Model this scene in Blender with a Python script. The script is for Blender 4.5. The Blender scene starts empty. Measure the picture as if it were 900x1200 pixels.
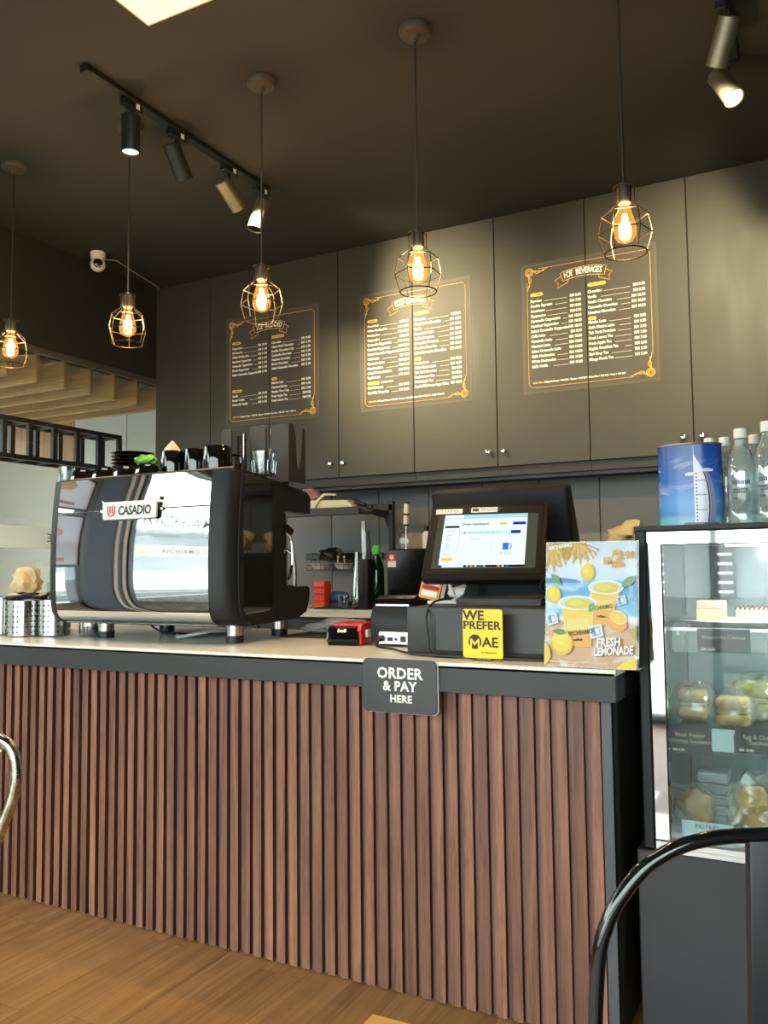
import bpy, bmesh, math, random
from mathutils import Vector, Matrix
random.seed(7)
R = math.radians
sc = bpy.context.scene
C = sc.collection

# ------------------------------------------------------------------ camera, world, exposure
cam_d = bpy.data.cameras.new('camera')
cam = bpy.data.objects.new('camera', cam_d)
C.objects.link(cam)
cam_d.sensor_fit = 'VERTICAL'
cam_d.sensor_height = 36.0
cam_d.lens = 986.617 / 1200 * 36.0
cam_d.clip_start = 0.02
YAW, PITCH, ROLL = R(-27.5717454), R(3.82072009), R(-0.60542145)
_f = Vector((math.sin(YAW)*math.cos(PITCH), math.cos(YAW)*math.cos(PITCH), math.sin(PITCH)))
_r = Vector((math.cos(YAW), -math.sin(YAW), 0))
_u = _r.cross(_f)
_r2 = math.cos(ROLL)*_r + math.sin(ROLL)*_u
_u2 = -math.sin(ROLL)*_r + math.cos(ROLL)*_u
mw = Matrix.Identity(4)
for i in range(3):
    mw[i][0], mw[i][1], mw[i][2] = _r2[i], _u2[i], -_f[i]
mw.translation = Vector((0, 0, 1.15))
cam.matrix_world = mw
sc.camera = cam

world = bpy.data.worlds.new('overcast_sky')
sc.world = world
world.use_nodes = True
bg = world.node_tree.nodes['Background']
bg.inputs[0].default_value = (0.95, 0.97, 1.0, 1)
bg.inputs[1].default_value = 8.3
sc.view_settings.view_transform = 'Standard'
sc.view_settings.look = 'None'
sc.view_settings.gamma = 1.0
sc.view_settings.use_curve_mapping = False
sc.view_settings.exposure = 0.3
sc.cycles.use_denoising = True
sc.cycles.max_bounces = 8
sc.cycles.diffuse_bounces = 4
sc.cycles.glossy_bounces = 4
sc.cycles.transmission_bounces = 8
sc.cycles.transparent_max_bounces = 16
sc.cycles.sample_clamp_indirect = 6.0
sc.cycles.caustics_reflective = False
sc.cycles.blur_glossy = 0.5

# ------------------------------------------------------------------ materials
def lin(c):
    c = c / 255.0
    return c / 12.92 if c <= 0.04045 else ((c + 0.055) / 1.055) ** 2.4
def rgb(*c):
    return (lin(c[0]), lin(c[1]), lin(c[2]), 1.0)
def nd(nt, kind, **kw):
    n = nt.nodes.new(kind)
    for k, v in kw.items():
        if k in n.inputs: n.inputs[k].default_value = v
        else: setattr(n, k, v)
    return n
def mat(name, col, rough=0.5, metal=0.0, var=0.0, scale=8.0, stretch=(1, 1, 1), bump=0.0, spec=0.5, rvar=0.0,
        coat=0.0, objvar=0.0, detail=4.0, dist=0.0, sheen=0.0):
    """principled material with procedural noise variation of its colour, roughness and relief"""
    m = bpy.data.materials.new(name)
    m.use_nodes = True
    nt = m.node_tree
    p = nt.nodes['Principled BSDF']
    p.inputs['Base Color'].default_value = rgb(*col)
    p.inputs['Roughness'].default_value = rough
    p.inputs['Metallic'].default_value = metal
    p.inputs['Specular IOR Level'].default_value = spec
    p.inputs['Coat Weight'].default_value = coat
    p.inputs['Sheen Weight'].default_value = sheen
    L = nt.links.new
    tc = nd(nt, 'ShaderNodeTexCoord')
    mp = nd(nt, 'ShaderNodeMapping', Scale=stretch)
    L(tc.outputs['Object'], mp.inputs['Vector'])
    nz = nd(nt, 'ShaderNodeTexNoise', Scale=scale, Detail=detail, Distortion=dist)
    nz.noise_dimensions = '4D' if objvar else '3D'
    L(mp.outputs[0], nz.inputs['Vector'])
    src = nz.outputs['Fac']
    if objvar:
        oi = nd(nt, 'ShaderNodeObjectInfo')
        ml = nd(nt, 'ShaderNodeMath', operation='MULTIPLY'); ml.inputs[1].default_value = 37.0
        L(oi.outputs['Random'], ml.inputs[0]); L(ml.outputs[0], nz.inputs['W'])
    if var or objvar:
        hsv = nd(nt, 'ShaderNodeHueSaturation', Color=rgb(*col))
        mr = nd(nt, 'ShaderNodeMapRange'); mr.inputs[1].default_value = 0.25; mr.inputs[2].default_value = 0.75
        mr.inputs[3].default_value = 1 - var; mr.inputs[4].default_value = 1 + var
        L(src, mr.inputs[0])
        out = mr.outputs[0]
        if objvar:
            m2 = nd(nt, 'ShaderNodeMapRange'); m2.inputs[3].default_value = 1 - objvar; m2.inputs[4].default_value = 1 + objvar
            L(oi.outputs['Random'], m2.inputs[0])
            mm = nd(nt, 'ShaderNodeMath', operation='MULTIPLY')
            L(out, mm.inputs[0]); L(m2.outputs[0], mm.inputs[1]); out = mm.outputs[0]
        L(out, hsv.inputs['Value'])
        L(hsv.outputs[0], p.inputs['Base Color'])
    if rvar:
        mr = nd(nt, 'ShaderNodeMapRange'); mr.inputs[1].default_value = 0.3; mr.inputs[2].default_value = 0.7
        mr.inputs[3].default_value = max(0.02, rough - rvar); mr.inputs[4].default_value = min(1, rough + rvar)
        L(src, mr.inputs[0]); L(mr.outputs[0], p.inputs['Roughness'])
    if bump:
        b = nd(nt, 'ShaderNodeBump', Strength=bump, Distance=0.002)
        L(src, b.inputs['Height']); L(b.outputs[0], p.inputs['Normal'])
    return m
def emit(name, col, strength, sampled=False):
    m = bpy.data.materials.new(name)
    m.use_nodes = True
    nt = m.node_tree
    nt.nodes.remove(nt.nodes['Principled BSDF'])
    e = nd(nt, 'ShaderNodeEmission', Strength=strength)
    e.inputs[0].default_value = rgb(*col)
    nt.links.new(e.outputs[0], nt.nodes['Material Output'].inputs[0])
    if not sampled:
        m.cycles.emission_sampling = 'NONE'
    return m
def pane(name, tint=(255, 255, 255), gloss=1.0, base=0.04, rough=0.02, haze=0.0, hazecol=(200, 210, 210), glow=None):
    """thin clear sheet: what lies behind shows through, the surface mirrors by its angle"""
    m = bpy.data.materials.new(name)
    m.use_nodes = True
    nt = m.node_tree
    nt.nodes.remove(nt.nodes['Principled BSDF'])
    L = nt.links.new
    t = nd(nt, 'ShaderNodeBsdfTransparent'); t.inputs[0].default_value = rgb(*tint)
    g = nd(nt, 'ShaderNodeBsdfGlossy', Roughness=rough)
    lw = nd(nt, 'ShaderNodeLayerWeight', Blend=0.5)
    pw = nd(nt, 'ShaderNodeMath', operation='POWER'); pw.inputs[1].default_value = 4.0
    L(lw.outputs['Facing'], pw.inputs[0])
    fr = nd(nt, 'ShaderNodeMath', operation='MULTIPLY_ADD'); fr.inputs[1].default_value = 0.9; fr.inputs[2].default_value = 0.04
    L(pw.outputs[0], fr.inputs[0])
    ml = nd(nt, 'ShaderNodeMath', operation='MULTIPLY_ADD'); ml.inputs[1].default_value = gloss; ml.inputs[2].default_value = base - 0.04
    ml.use_clamp = True
    L(fr.outputs[0], ml.inputs[0])
    mx = nd(nt, 'ShaderNodeMixShader')
    L(ml.outputs[0], mx.inputs[0]); L(t.outputs[0], mx.inputs[1]); L(g.outputs[0], mx.inputs[2])
    out = mx.outputs[0]
    if haze:
        d = nd(nt, 'ShaderNodeBsdfDiffuse'); d.inputs[0].default_value = rgb(*hazecol)
        m2 = nd(nt, 'ShaderNodeMixShader'); m2.inputs[0].default_value = haze
        L(out, m2.inputs[1]); L(d.outputs[0], m2.inputs[2]); out = m2.outputs[0]
    if glow:
        e = nd(nt, 'ShaderNodeEmission', Strength=glow[1]); e.inputs[0].default_value = rgb(*glow[0])
        ad = nd(nt, 'ShaderNodeAddShader'); L(out, ad.inputs[0]); L(e.outputs[0], ad.inputs[1]); out = ad.outputs[0]
        m.cycles.emission_sampling = 'NONE'
    L(out, nt.nodes['Material Output'].inputs[0])
    return m
def wood(name, dark, light, along='Z', scale=1.0, rough=0.5, objvar=0.12, ring=9.0, bump=0.15):
    m = bpy.data.materials.new(name)
    m.use_nodes = True
    nt = m.node_tree
    p = nt.nodes['Principled BSDF']
    L = nt.links.new
    tc = nd(nt, 'ShaderNodeTexCoord')
    oi = nd(nt, 'ShaderNodeObjectInfo')
    s = {'X': (1.2, 26, 26), 'Y': (26, 1.2, 26), 'Z': (26, 26, 1.2)}[along]
    mp = nd(nt, 'ShaderNodeMapping', Scale=tuple(v * scale for v in s))
    L(tc.outputs['Object'], mp.inputs['Vector'])
    ml = nd(nt, 'ShaderNodeMath', operation='MULTIPLY'); ml.inputs[1].default_value = 53.0
    L(oi.outputs['Random'], ml.inputs[0])
    n1 = nd(nt, 'ShaderNodeTexNoise', Scale=1.3, Detail=6.0, Distortion=1.2); n1.noise_dimensions = '4D'
    n2 = nd(nt, 'ShaderNodeTexNoise', Scale=ring, Detail=3.0); n2.noise_dimensions = '4D'
    for n in (n1, n2):
        L(mp.outputs[0], n.inputs['Vector']); L(ml.outputs[0], n.inputs['W'])
    ad = nd(nt, 'ShaderNodeMix'); ad.data_type = 'FLOAT'; ad.inputs[0].default_value = 0.35
    L(n1.outputs['Fac'], ad.inputs[2]); L(n2.outputs['Fac'], ad.inputs[3])
    cr = nd(nt, 'ShaderNodeValToRGB')
    cr.color_ramp.elements[0].position = 0.36; cr.color_ramp.elements[0].color = rgb(*dark)
    cr.color_ramp.elements[1].position = 0.66; cr.color_ramp.elements[1].color = rgb(*light)
    L(ad.outputs[0], cr.inputs[0])
    hsv = nd(nt, 'ShaderNodeHueSaturation')
    mr = nd(nt, 'ShaderNodeMapRange'); mr.inputs[3].default_value = 1 - objvar; mr.inputs[4].default_value = 1 + objvar
    L(oi.outputs['Random'], mr.inputs[0]); L(mr.outputs[0], hsv.inputs['Value'])
    L(cr.outputs[0], hsv.inputs['Color']); L(hsv.outputs[0], p.inputs['Base Color'])
    p.inputs['Roughness'].default_value = rough
    b = nd(nt, 'ShaderNodeBump', Strength=bump, Distance=0.001)
    L(ad.outputs[0], b.inputs['Height']); L(b.outputs[0], p.inputs['Normal'])
    return m
def ramp_mat(name, axis, stops, rough=0.35, cloud=None, lo=0.0, hi=1.0):
    """flat print: a colour ramp along one object axis, with soft printed clouds"""
    m = bpy.data.materials.new(name)
    m.use_nodes = True
    nt = m.node_tree
    p = nt.nodes['Principled BSDF']; p.inputs['Roughness'].default_value = rough
    L = nt.links.new
    tc = nd(nt, 'ShaderNodeTexCoord')
    sp = nd(nt, 'ShaderNodeSeparateXYZ'); L(tc.outputs['Object'], sp.inputs[0])
    mr = nd(nt, 'ShaderNodeMapRange'); mr.inputs[1].default_value = lo; mr.inputs[2].default_value = hi
    L(sp.outputs['XYZ'.index(axis)], mr.inputs[0])
    cr = nd(nt, 'ShaderNodeValToRGB')
    e = cr.color_ramp.elements
    while len(e) < len(stops): e.new(0.5)
    for i, (pos, c) in enumerate(stops):
        e[i].position = pos; e[i].color = rgb(*c)
    L(mr.outputs[0], cr.inputs[0])
    out = cr.outputs[0]
    if cloud:
        col, sc_, lo_, hi_, stretch = cloud
        mp = nd(nt, 'ShaderNodeMapping', Scale=stretch); L(tc.outputs['Object'], mp.inputs[0])
        nz = nd(nt, 'ShaderNodeTexNoise', Scale=sc_, Detail=6.0, Distortion=0.6); L(mp.outputs[0], nz.inputs['Vector'])
        m2 = nd(nt, 'ShaderNodeMapRange'); m2.inputs[1].default_value = lo_; m2.inputs[2].default_value = hi_
        L(nz.outputs['Fac'], m2.inputs[0])
        mx = nd(nt, 'ShaderNodeMix'); mx.data_type = 'RGBA'
        L(m2.outputs[0], mx.inputs[0]); L(out, mx.inputs[6]); mx.inputs[7].default_value = rgb(*col)
        out = mx.outputs[2]
    L(out, p.inputs['Base Color'])
    return m

M = {}
M['ceiling'] = mat('black_ceiling_paint', (47, 45, 43), 0.75, var=0.12, scale=1.5, bump=0.05)
M['wallblack'] = mat('black_wall_paint', (36, 34, 32), 0.7, var=0.1, scale=2.0)
M['door'] = mat('charcoal_door_laminate', (54, 51, 42), 0.58, var=0.2, scale=3.0, stretch=(2.2, 2.2, 0.6), rvar=0.06, bump=0.03, objvar=0.04, detail=8, dist=0.8)
M['carcass'] = mat('cabinet_carcass_board', (34, 34, 34), 0.6, var=0.08)
M['backsplash'] = mat('grey_backsplash_panel', (118, 117, 115), 0.55, var=0.1, scale=5.0, objvar=0.06, bump=0.04)
M['band'] = mat('charcoal_counter_band', (45, 46, 47), 0.5, var=0.12, scale=4.0, rvar=0.1, detail=8)
M['strip'] = mat('grey_end_strip', (80, 81, 86), 0.45, var=0.04)
M['worktop'] = mat('speckled_stone_worktop', (224, 219, 205), 0.3, var=0.12, scale=160.0, detail=2)
M['edge'] = mat('white_worktop_edge', (226, 222, 214), 0.35, var=0.03)
M['slat'] = wood('walnut_slat_wood', (88, 56, 45), (154, 105, 83), 'Z', 0.9, 0.5, 0.30, ring=16.0)
M['groove'] = mat('dark_slat_side', (84, 48, 38), 0.75, var=0.15, scale=20, stretch=(1, 1, 0.1), spec=0.2)
M['backing'] = wood('walnut_backing_board', (98, 68, 58), (150, 110, 94), 'Z', 0.8, 0.55, 0.0)
M['plank'] = wood('oak_plank_laminate', (126, 86, 44), (176, 130, 78), 'Y', 0.55, 0.34, 0.07, ring=7.0, bump=0.06)
M['subfloor'] = mat('floor_joint', (112, 76, 42), 0.6, var=0.1)
M['black'] = mat('matte_black_metal', (24, 24, 25), 0.45, var=0.06)
M['blackplastic'] = mat('satin_black_plastic', (26, 27, 29), 0.48, var=0.05, spec=0.3)
M['bezelblack'] = mat('black_bezel_face', (15, 15, 16), 0.5, var=0.02, spec=0.15)
M['blackgloss'] = mat('glossy_black', (12, 12, 13), 0.08, var=0.02, coat=0.4)
M['microblack'] = mat('black_oven_door', (10, 11, 15), 0.22, var=0.02, spec=0.2)
M['blackmatte'] = mat('soft_matte_black', (36, 37, 38), 0.6, var=0.08)
M['greyplastic'] = mat('dark_grey_plastic', (43, 44, 46), 0.42, var=0.05)
M['chrome'] = mat('polished_chrome', (225, 227, 230), 0.04, 1.0, var=0.01)
M['mirror'] = mat('mirror_steel_panel', (226, 230, 236), 0.025, 1.0, var=0.01)
M['steel'] = mat('brushed_steel', (176, 176, 174), 0.2, 1.0, var=0.06, scale=30, stretch=(1, 1, 8))
M['alu'] = mat('satin_aluminium', (208, 206, 206), 0.35, 1.0, var=0.03)
M['silverbarrel'] = mat('silver_spot_barrel', (140, 138, 124), 0.38, 0.8, var=0.05)
M['darkbarrel'] = mat('dark_spot_barrel', (42, 40, 38), 0.4, 0.4, var=0.05)
M['white'] = mat('white_plastic', (228, 226, 222), 0.4, var=0.02)
M['postersheet'] = mat('backlit_poster_paper', (226, 228, 236), 0.6)
_nt = M['postersheet'].node_tree; _tl = nd(_nt, 'ShaderNodeBsdfTranslucent'); _tl.inputs[0].default_value = rgb(214, 218, 232)
_mx = nd(_nt, 'ShaderNodeMixShader'); _mx.inputs[0].default_value = 0.35
_nt.links.new(_nt.nodes['Principled BSDF'].outputs[0], _mx.inputs[1]); _nt.links.new(_tl.outputs[0], _mx.inputs[2]); _nt.links.new(_mx.outputs[0], _nt.nodes['Material Output'].inputs[0])
M['paper'] = mat('white_paper', (238, 236, 230), 0.6, var=0.02)
M['lettering'] = mat('white_print', (244, 240, 228), 0.6, var=0.01)
M['gold'] = mat('gold_print', (238, 192, 84), 0.5, var=0.03)
M['menu'] = mat('menu_sheet_print', (66, 60, 52), 0.6, var=0.05, scale=3.0, rvar=0.05)
M['menuborder'] = mat('menu_sheet_border', (76, 71, 60), 0.6, var=0.05)
M['cage'] = mat('black_cage_wire', (44, 36, 30), 0.35, 0.5, var=0.05)
M['cord'] = mat('black_cord', (34, 30, 26), 0.7, var=0.05)
M['socket'] = mat('dark_lamp_socket', (52, 45, 38), 0.5, var=0.05)
M['canopy'] = mat('dark_ceiling_rose', (70, 63, 54), 0.6, var=0.05)
M['amber'] = pane('amber_bulb_glass', (255, 224, 165), 1.0, 0.05, 0.03, glow=((255, 190, 96), 0.30))
M['filament'] = emit('glowing_filament', (255, 214, 130), 26.0)
M['panel_light'] = emit('led_panel_light', (255, 236, 208), 1.0)
M['led'] = emit('cool_led_strip', (236, 246, 255), 5.0, True)
M['lens'] = emit('spot_lens_glow', (255, 240, 205), 1.6)
M['glass'] = pane('clear_window_glass', (240, 246, 243), 1.0, 0.05)
M['caseglass'] = pane('display_case_glass', (240, 244, 243), 0.8, 0.035, 0.02, haze=0.03, hazecol=(196, 208, 212))
M['shelfglass'] = pane('shelf_glass', (226, 236, 232), 1.0, 0.05)
M['plasticwrap'] = pane('clear_wrap_film', (250, 250, 248), 1.6, 0.10, 0.12, haze=0.05, hazecol=(240, 240, 236))
M['acrylic'] = pane('clear_acrylic', (244, 248, 248), 1.0, 0.06)
M['clear'] = pane('clear_tumbler_glass', (235, 240, 240), 2.2, 0.10, 0.03)
M['smoke'] = mat('dark_tinted_side_glass', (20, 20, 19), 0.04, var=0.02, coat=1.0, spec=0.9)
M['red'] = mat('red_plastic', (196, 32, 44), 0.35, var=0.04)
M['orange'] = mat('orange_red_plastic', (228, 74, 34), 0.45, var=0.05)
M['blue'] = mat('blue_pack_print', (44, 92, 142), 0.5, var=0.25, scale=40)
M['cream'] = mat('cream_tray_plastic', (226, 220, 190), 0.5, var=0.04)
M['pinkcloth'] = mat('pinkish_rag', (160, 124, 122), 0.9, var=0.3, scale=30, bump=0.4)
M['greycloth'] = mat('grey_cleaning_cloth', (138, 140, 142), 0.95, var=0.15, scale=60, bump=0.4)
M['lime'] = mat('lime_green_cloth', (104, 164, 62), 0.9, var=0.1, scale=50, bump=0.3)
M['tealcloth'] = mat('teal_green_cloth', (60, 150, 96), 0.9, var=0.1, scale=50, bump=0.3)
M['kraft'] = mat('kraft_paper_bag', (206, 184, 140), 0.8, var=0.12, scale=20, bump=0.3)
M['kraftshade'] = mat('grey_card_cone', (168, 156, 148), 0.8, var=0.08)
M['tan'] = mat('tan_card_box', (150, 138, 112), 0.8, var=0.06)
M['yellow'] = mat('yellow_sign_print', (250, 206, 30), 0.4, var=0.02)
M['blackprint'] = mat('black_print', (24, 24, 26), 0.5, var=0.02)
M['signface'] = mat('charcoal_sign_face', (52, 53, 54), 0.35, var=0.04, scale=6)
M['timber'] = wood('pale_baffle_timber', (160, 124, 84), (198, 160, 114), 'X', 0.6, 0.5, 0.06)
M['cladding'] = wood('timber_cladding', (148, 112, 78), (186, 148, 108), 'Z', 0.6, 0.5, 0.08)
M['outwall'] = mat('pale_outside_wall', (204, 202, 194), 0.8, var=0.05, scale=3)
M['greywall'] = mat('beige_low_wall', (164, 158, 146), 0.7, var=0.05, scale=2)
M['pavement'] = mat('pale_pavement', (176, 174, 168), 0.85, var=0.1, scale=4)
M['cladding_grey'] = mat('grey_street_wall', (104, 104, 104), 0.8, var=0.3, scale=1.2)
M['pier'] = mat('blue_grey_pier_paint', (66, 76, 92), 0.6, var=0.05)
M['frost'] = mat('frosted_window_band', (232, 230, 220), 0.6)
_nt = M['frost'].node_tree; _tl = nd(_nt, 'ShaderNodeBsdfTranslucent'); _tl.inputs[0].default_value = rgb(232, 230, 220)
_mx = nd(_nt, 'ShaderNodeMixShader'); _mx.inputs[0].default_value = 0.85
_nt.links.new(_nt.nodes['Principled BSDF'].outputs[0], _mx.inputs[1]); _nt.links.new(_tl.outputs[0], _mx.inputs[2]); _nt.links.new(_mx.outputs[0], _nt.nodes['Material Output'].inputs[0])
M['greyletter'] = mat('grey_window_letter', (124, 122, 112), 0.6, var=0.03)
M['charcoalrail'] = mat('charcoal_header_rail', (112, 108, 104), 0.35, 0.6, var=0.1, scale=20)
M['tabletop'] = wood('orange_table_laminate', (216, 150, 56), (238, 178, 84), 'X', 0.5, 0.4, 0.0)
M['blackchair'] = mat('gloss_black_tube', (18, 19, 22), 0.12, 0.0, var=0.04, coat=0.8)
M['padblack'] = mat('black_vinyl_pad', (42, 43, 48), 0.4, var=0.06, scale=20, bump=0.05)
M['tubesteel'] = mat('worn_chrome_tube', (186, 180, 166), 0.22, 1.0, var=0.25, scale=40, rvar=0.12)
M['greenbottle'] = pane('green_bottle_glass', (24, 118, 44), 1.4, 0.08, 0.03, haze=0.35, hazecol=(14, 70, 26))
M['greencap'] = mat('bright_green_cap', (86, 198, 70), 0.4, var=0.03)
M['casebase'] = mat('charcoal_case_base', (54, 54, 59), 0.42, var=0.12, scale=3, rvar=0.1, detail=8)
M['caseinner'] = mat('pale_case_lining', (170, 176, 178), 0.4, var=0.05)
M['caseback'] = mat('case_back_glass', (128, 140, 140), 0.15, var=0.08, scale=4)
M['bread'] = mat('toasted_bread', (196, 160, 104), 0.8, var=0.2, scale=40, bump=0.4)
M['greenbread'] = mat('pandan_green_bread', (178, 168, 84), 0.8, var=0.3, scale=60, bump=0.5)
M['croissant'] = mat('golden_pastry', (206, 162, 84), 0.6, var=0.25, scale=25, bump=0.3)
M['cake'] = mat('yellow_cake_crumb', (206, 190, 120), 0.8, var=0.12, scale=60, bump=0.3)
M['cakepink'] = mat('raspberry_cake_top', (206, 150, 130), 0.6, var=0.15, scale=50)
M['choc'] = mat('chocolate_topping', (66, 50, 42), 0.5, var=0.2, scale=40)
M['tag'] = mat('black_price_tag', (46, 50, 52), 0.4, var=0.05)
M['taglight'] = mat('pale_blue_card', (198, 222, 228), 0.5, var=0.03)
M['beigeprint'] = mat('beige_tag_print', (196, 190, 160), 0.6, var=0.02)
M['greypaint'] = mat('dark_back_counter_board', (40, 40, 42), 0.55, var=0.06)
M['cup'] = mat('glossy_black_cup', (14, 14, 15), 0.05, var=0.02, coat=0.6)
M['jarlid'] = mat('grey_jar_lid', (150, 154, 158), 0.4, 0.3, var=0.03)
M['cable'] = mat('black_cable', (22, 22, 23), 0.5, var=0.05)
M['greycable'] = mat('grey_cable', (176, 176, 176), 0.5, var=0.05)
M['water'] = pane('water_bottle_plastic', (226, 240, 240), 2.6, 0.10, 0.05, haze=0.16, hazecol=(232, 242, 244))
def flatcol(name, c, rough=0.5): 
    if name not in M: M[name] = mat(name, c, rough, var=0.015)
    return M[name]

# ------------------------------------------------------------------ shape helpers
def box(bm, x0, x1, y0, y1, z0, z1, bev=0.0, seg=2, mtx=None):
    m = Matrix.Translation(((x0+x1)/2, (y0+y1)/2, (z0+z1)/2)) @ Matrix.Diagonal((x1-x0, y1-y0, z1-z0, 1))
    if mtx is not None: m = mtx @ m
    r = bmesh.ops.create_cube(bm, size=1.0, matrix=m)
    if bev:
        vs = set(r['verts'])
        es = [e for e in bm.edges if e.verts[0] in vs and e.verts[1] in vs]
        bmesh.ops.bevel(bm, geom=es, offset=bev, segments=seg, affect='EDGES', profile=0.5)
def B(*a, **k):
    bm = bmesh.new(); box(bm, *a, **k); return bm
def frame_of(d):
    d = Vector(d).normalized()
    a = Vector((0, 0, 1)) if abs(d.z) < 0.95 else Vector((1, 0, 0))
    x = a.cross(d).normalized(); y = d.cross(x)
    return x, y, d
def cyl(bm, p0, p1, r0, r1=None, seg=16, cap=True):
    r1 = r0 if r1 is None else r1
    p0, p1 = Vector(p0), Vector(p1)
    x, y, d = frame_of(p1 - p0)
    ra, rb = [], []
    for i in range(seg):
        a = 2*math.pi*i/seg
        o = x*math.cos(a) + y*math.sin(a)
        ra.append(bm.verts.new(p0 + o*r0)); rb.append(bm.verts.new(p1 + o*r1))
    for i in range(seg):
        j = (i+1) % seg
        bm.faces.new((ra[i], ra[j], rb[j], rb[i]))
    if cap:
        bm.faces.new(ra[::-1]); bm.faces.new(rb)
def lathe(bm, prof, c=(0, 0, 0), seg=24, sx=1.0, sy=1.0, mtx=None):
    rings = []
    c = Vector(c)
    for r, z in prof:
        if r < 1e-6:
            rings.append([bm.verts.new(c + Vector((0, 0, z)))])
        else:
            rings.append([bm.verts.new(c + Vector((sx*r*math.cos(2*math.pi*i/seg), sy*r*math.sin(2*math.pi*i/seg), z))) for i in range(seg)])
    for a, b in zip(rings, rings[1:]):
        for i in range(seg):
            j = (i+1) % seg
            if len(a) == 1 and len(b) == 1: continue
            if len(a) == 1: bm.faces.new((a[0], b[j], b[i]))
            elif len(b) == 1: bm.faces.new((a[i], a[j], b[0]))
            else: bm.faces.new((a[i], a[j], b[j], b[i]))
    if mtx is not None:
        bmesh.ops.transform(bm, matrix=mtx, verts=[v for r in rings for v in r])
def tube(bm, pts, r, seg=8, closed=False, cap=True):
    pts = [Vector(p) for p in pts]
    n = len(pts)
    rings = []
    prev = None
    for i, p in enumerate(pts):
        a = pts[i-1] if (i > 0 or closed) else p
        b = pts[(i+1) % n] if (i < n-1 or closed) else p
        d = (b - a).normalized()
        if prev is None:
            x, y, _ = frame_of(d)
        else:
            x = (prev - d*prev.dot(d))
            x = x.normalized() if x.length > 1e-6 else frame_of(d)[0]
            y = d.cross(x)
        prev = x
        rr = r[i] if isinstance(r, (list, tuple)) else r
        rings.append([bm.verts.new(p + (x*math.cos(2*math.pi*k/seg) + y*math.sin(2*math.pi*k/seg))*rr) for k in range(seg)])
    m = n if closed else n-1
    for i in range(m):
        a, b = rings[i], rings[(i+1) % n]
        for k in range(seg):
            j = (k+1) % seg
            bm.faces.new((a[k], a[j], b[j], b[k]))
    if cap and not closed:
        bm.faces.new(rings[0][::-1]); bm.faces.new(rings[-1])
def smooth_path(pts, sub=6):
    """Catmull-Rom through the points"""
    P = [Vector(p) for p in pts]
    out = []
    for i in range(len(P)-1):
        p0 = P[max(i-1, 0)]; p1 = P[i]; p2 = P[i+1]; p3 = P[min(i+2, len(P)-1)]
        for k in range(sub):
            t = k/sub
            out.append(0.5*((2*p1) + (p2-p0)*t + (2*p0-5*p1+4*p2-p3)*t*t + (3*p1-p0-3*p2+p3)*t**3))
    out.append(P[-1])
    return out
def prism(bm, pts, axis, a0, a1, bev=0.0, seg=2):
    """outline in the two other axes (in XYZ order) extruded along axis"""
    def v(p, a):
        return {'X': (a, p[0], p[1]), 'Y': (p[0], a, p[1]), 'Z': (p[0], p[1], a)}[axis]
    A = [bm.verts.new(v(p, a0)) for p in pts]; Bv = [bm.verts.new(v(p, a1)) for p in pts]
    n = len(pts)
    fs = [bm.faces.new(A), bm.faces.new(Bv[::-1])]
    for i in range(n):
        j = (i+1) % n
        fs.append(bm.faces.new((A[j], A[i], Bv[i], Bv[j])))
    bmesh.ops.recalc_face_normals(bm, faces=fs)
    if bev:
        es = set(fs[0].edges) | set(fs[1].edges)
        bmesh.ops.bevel(bm, geom=list(es), offset=bev, segments=seg, affect='EDGES', profile=0.5)
def face(bm, pts):
    return bm.faces.new([bm.verts.new(p) for p in pts])
def rrect(w, h, r, n=5, cx=0.0, cy=0.0):
    out = []
    for sx, sy, a0 in ((1, 1, 0), (-1, 1, 90), (-1, -1, 180), (1, -1, 270)):
        for k in range(n+1):
            a = R(a0 + 90*k/n)
            out.append((cx + sx*(w/2-r) + r*math.cos(a), cy + sy*(h/2-r) + r*math.sin(a)))
    return out
def lump(bm, c, s, amp=0.15, sub=3, seed=0, flat=None):
    """an irregular soft body"""
    rnd = random.Random(seed)
    r = bmesh.ops.create_icosphere(bm, subdivisions=sub, radius=1.0)
    ph = [(Vector((rnd.uniform(-1, 1), rnd.uniform(-1, 1), rnd.uniform(-1, 1))).normalized(), rnd.uniform(2, 6), rnd.uniform(0, 6)) for _ in range(7)]
    for v in r['verts']:
        n = v.co.normalized()
        k = 1 + amp*sum(math.sin(f*n.dot(d)*2 + p) for d, f, p in ph)/3
        v.co = Vector((n.x*s[0]*k, n.y*s[1]*k, n.z*s[2]*k))
        if flat is not None and v.co.z < -flat: v.co.z = -flat
        v.co += Vector(c)

# ------------------------------------------------------------------ object helpers
ORG = {}
def obj(name, bm, material, parent=None, local=False, smooth=35, kind=None):
    """link one mesh object; coordinates are given in the room's frame unless local"""
    me = bpy.data.meshes.new(name)
    if parent is not None and not local:
        bmesh.ops.translate(bm, vec=-ORG[parent.name], verts=bm.verts)
    bmesh.ops.recalc_face_normals(bm, faces=bm.faces)
    bm.to_mesh(me); bm.free()
    mats = material if isinstance(material, (list, tuple)) else [material]
    for mm in mats: me.materials.append(M[mm] if isinstance(mm, str) else mm)
    if smooth:
        for p in me.polygons: p.use_smooth = True
        me.set_sharp_from_angle(angle=R(smooth))
    o = bpy.data.objects.new(name, me)
    C.objects.link(o)
    ORG[o.name] = Vector((0, 0, 0))
    if parent is not None:
        o.parent = parent
        ORG[o.name] = ORG[parent.name]
    if kind: o['kind'] = kind
    return o
def tag(o, label, cat, group=None):
    o['label'] = label; o['category'] = cat
    if group: o['group'] = group
    return o
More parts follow.
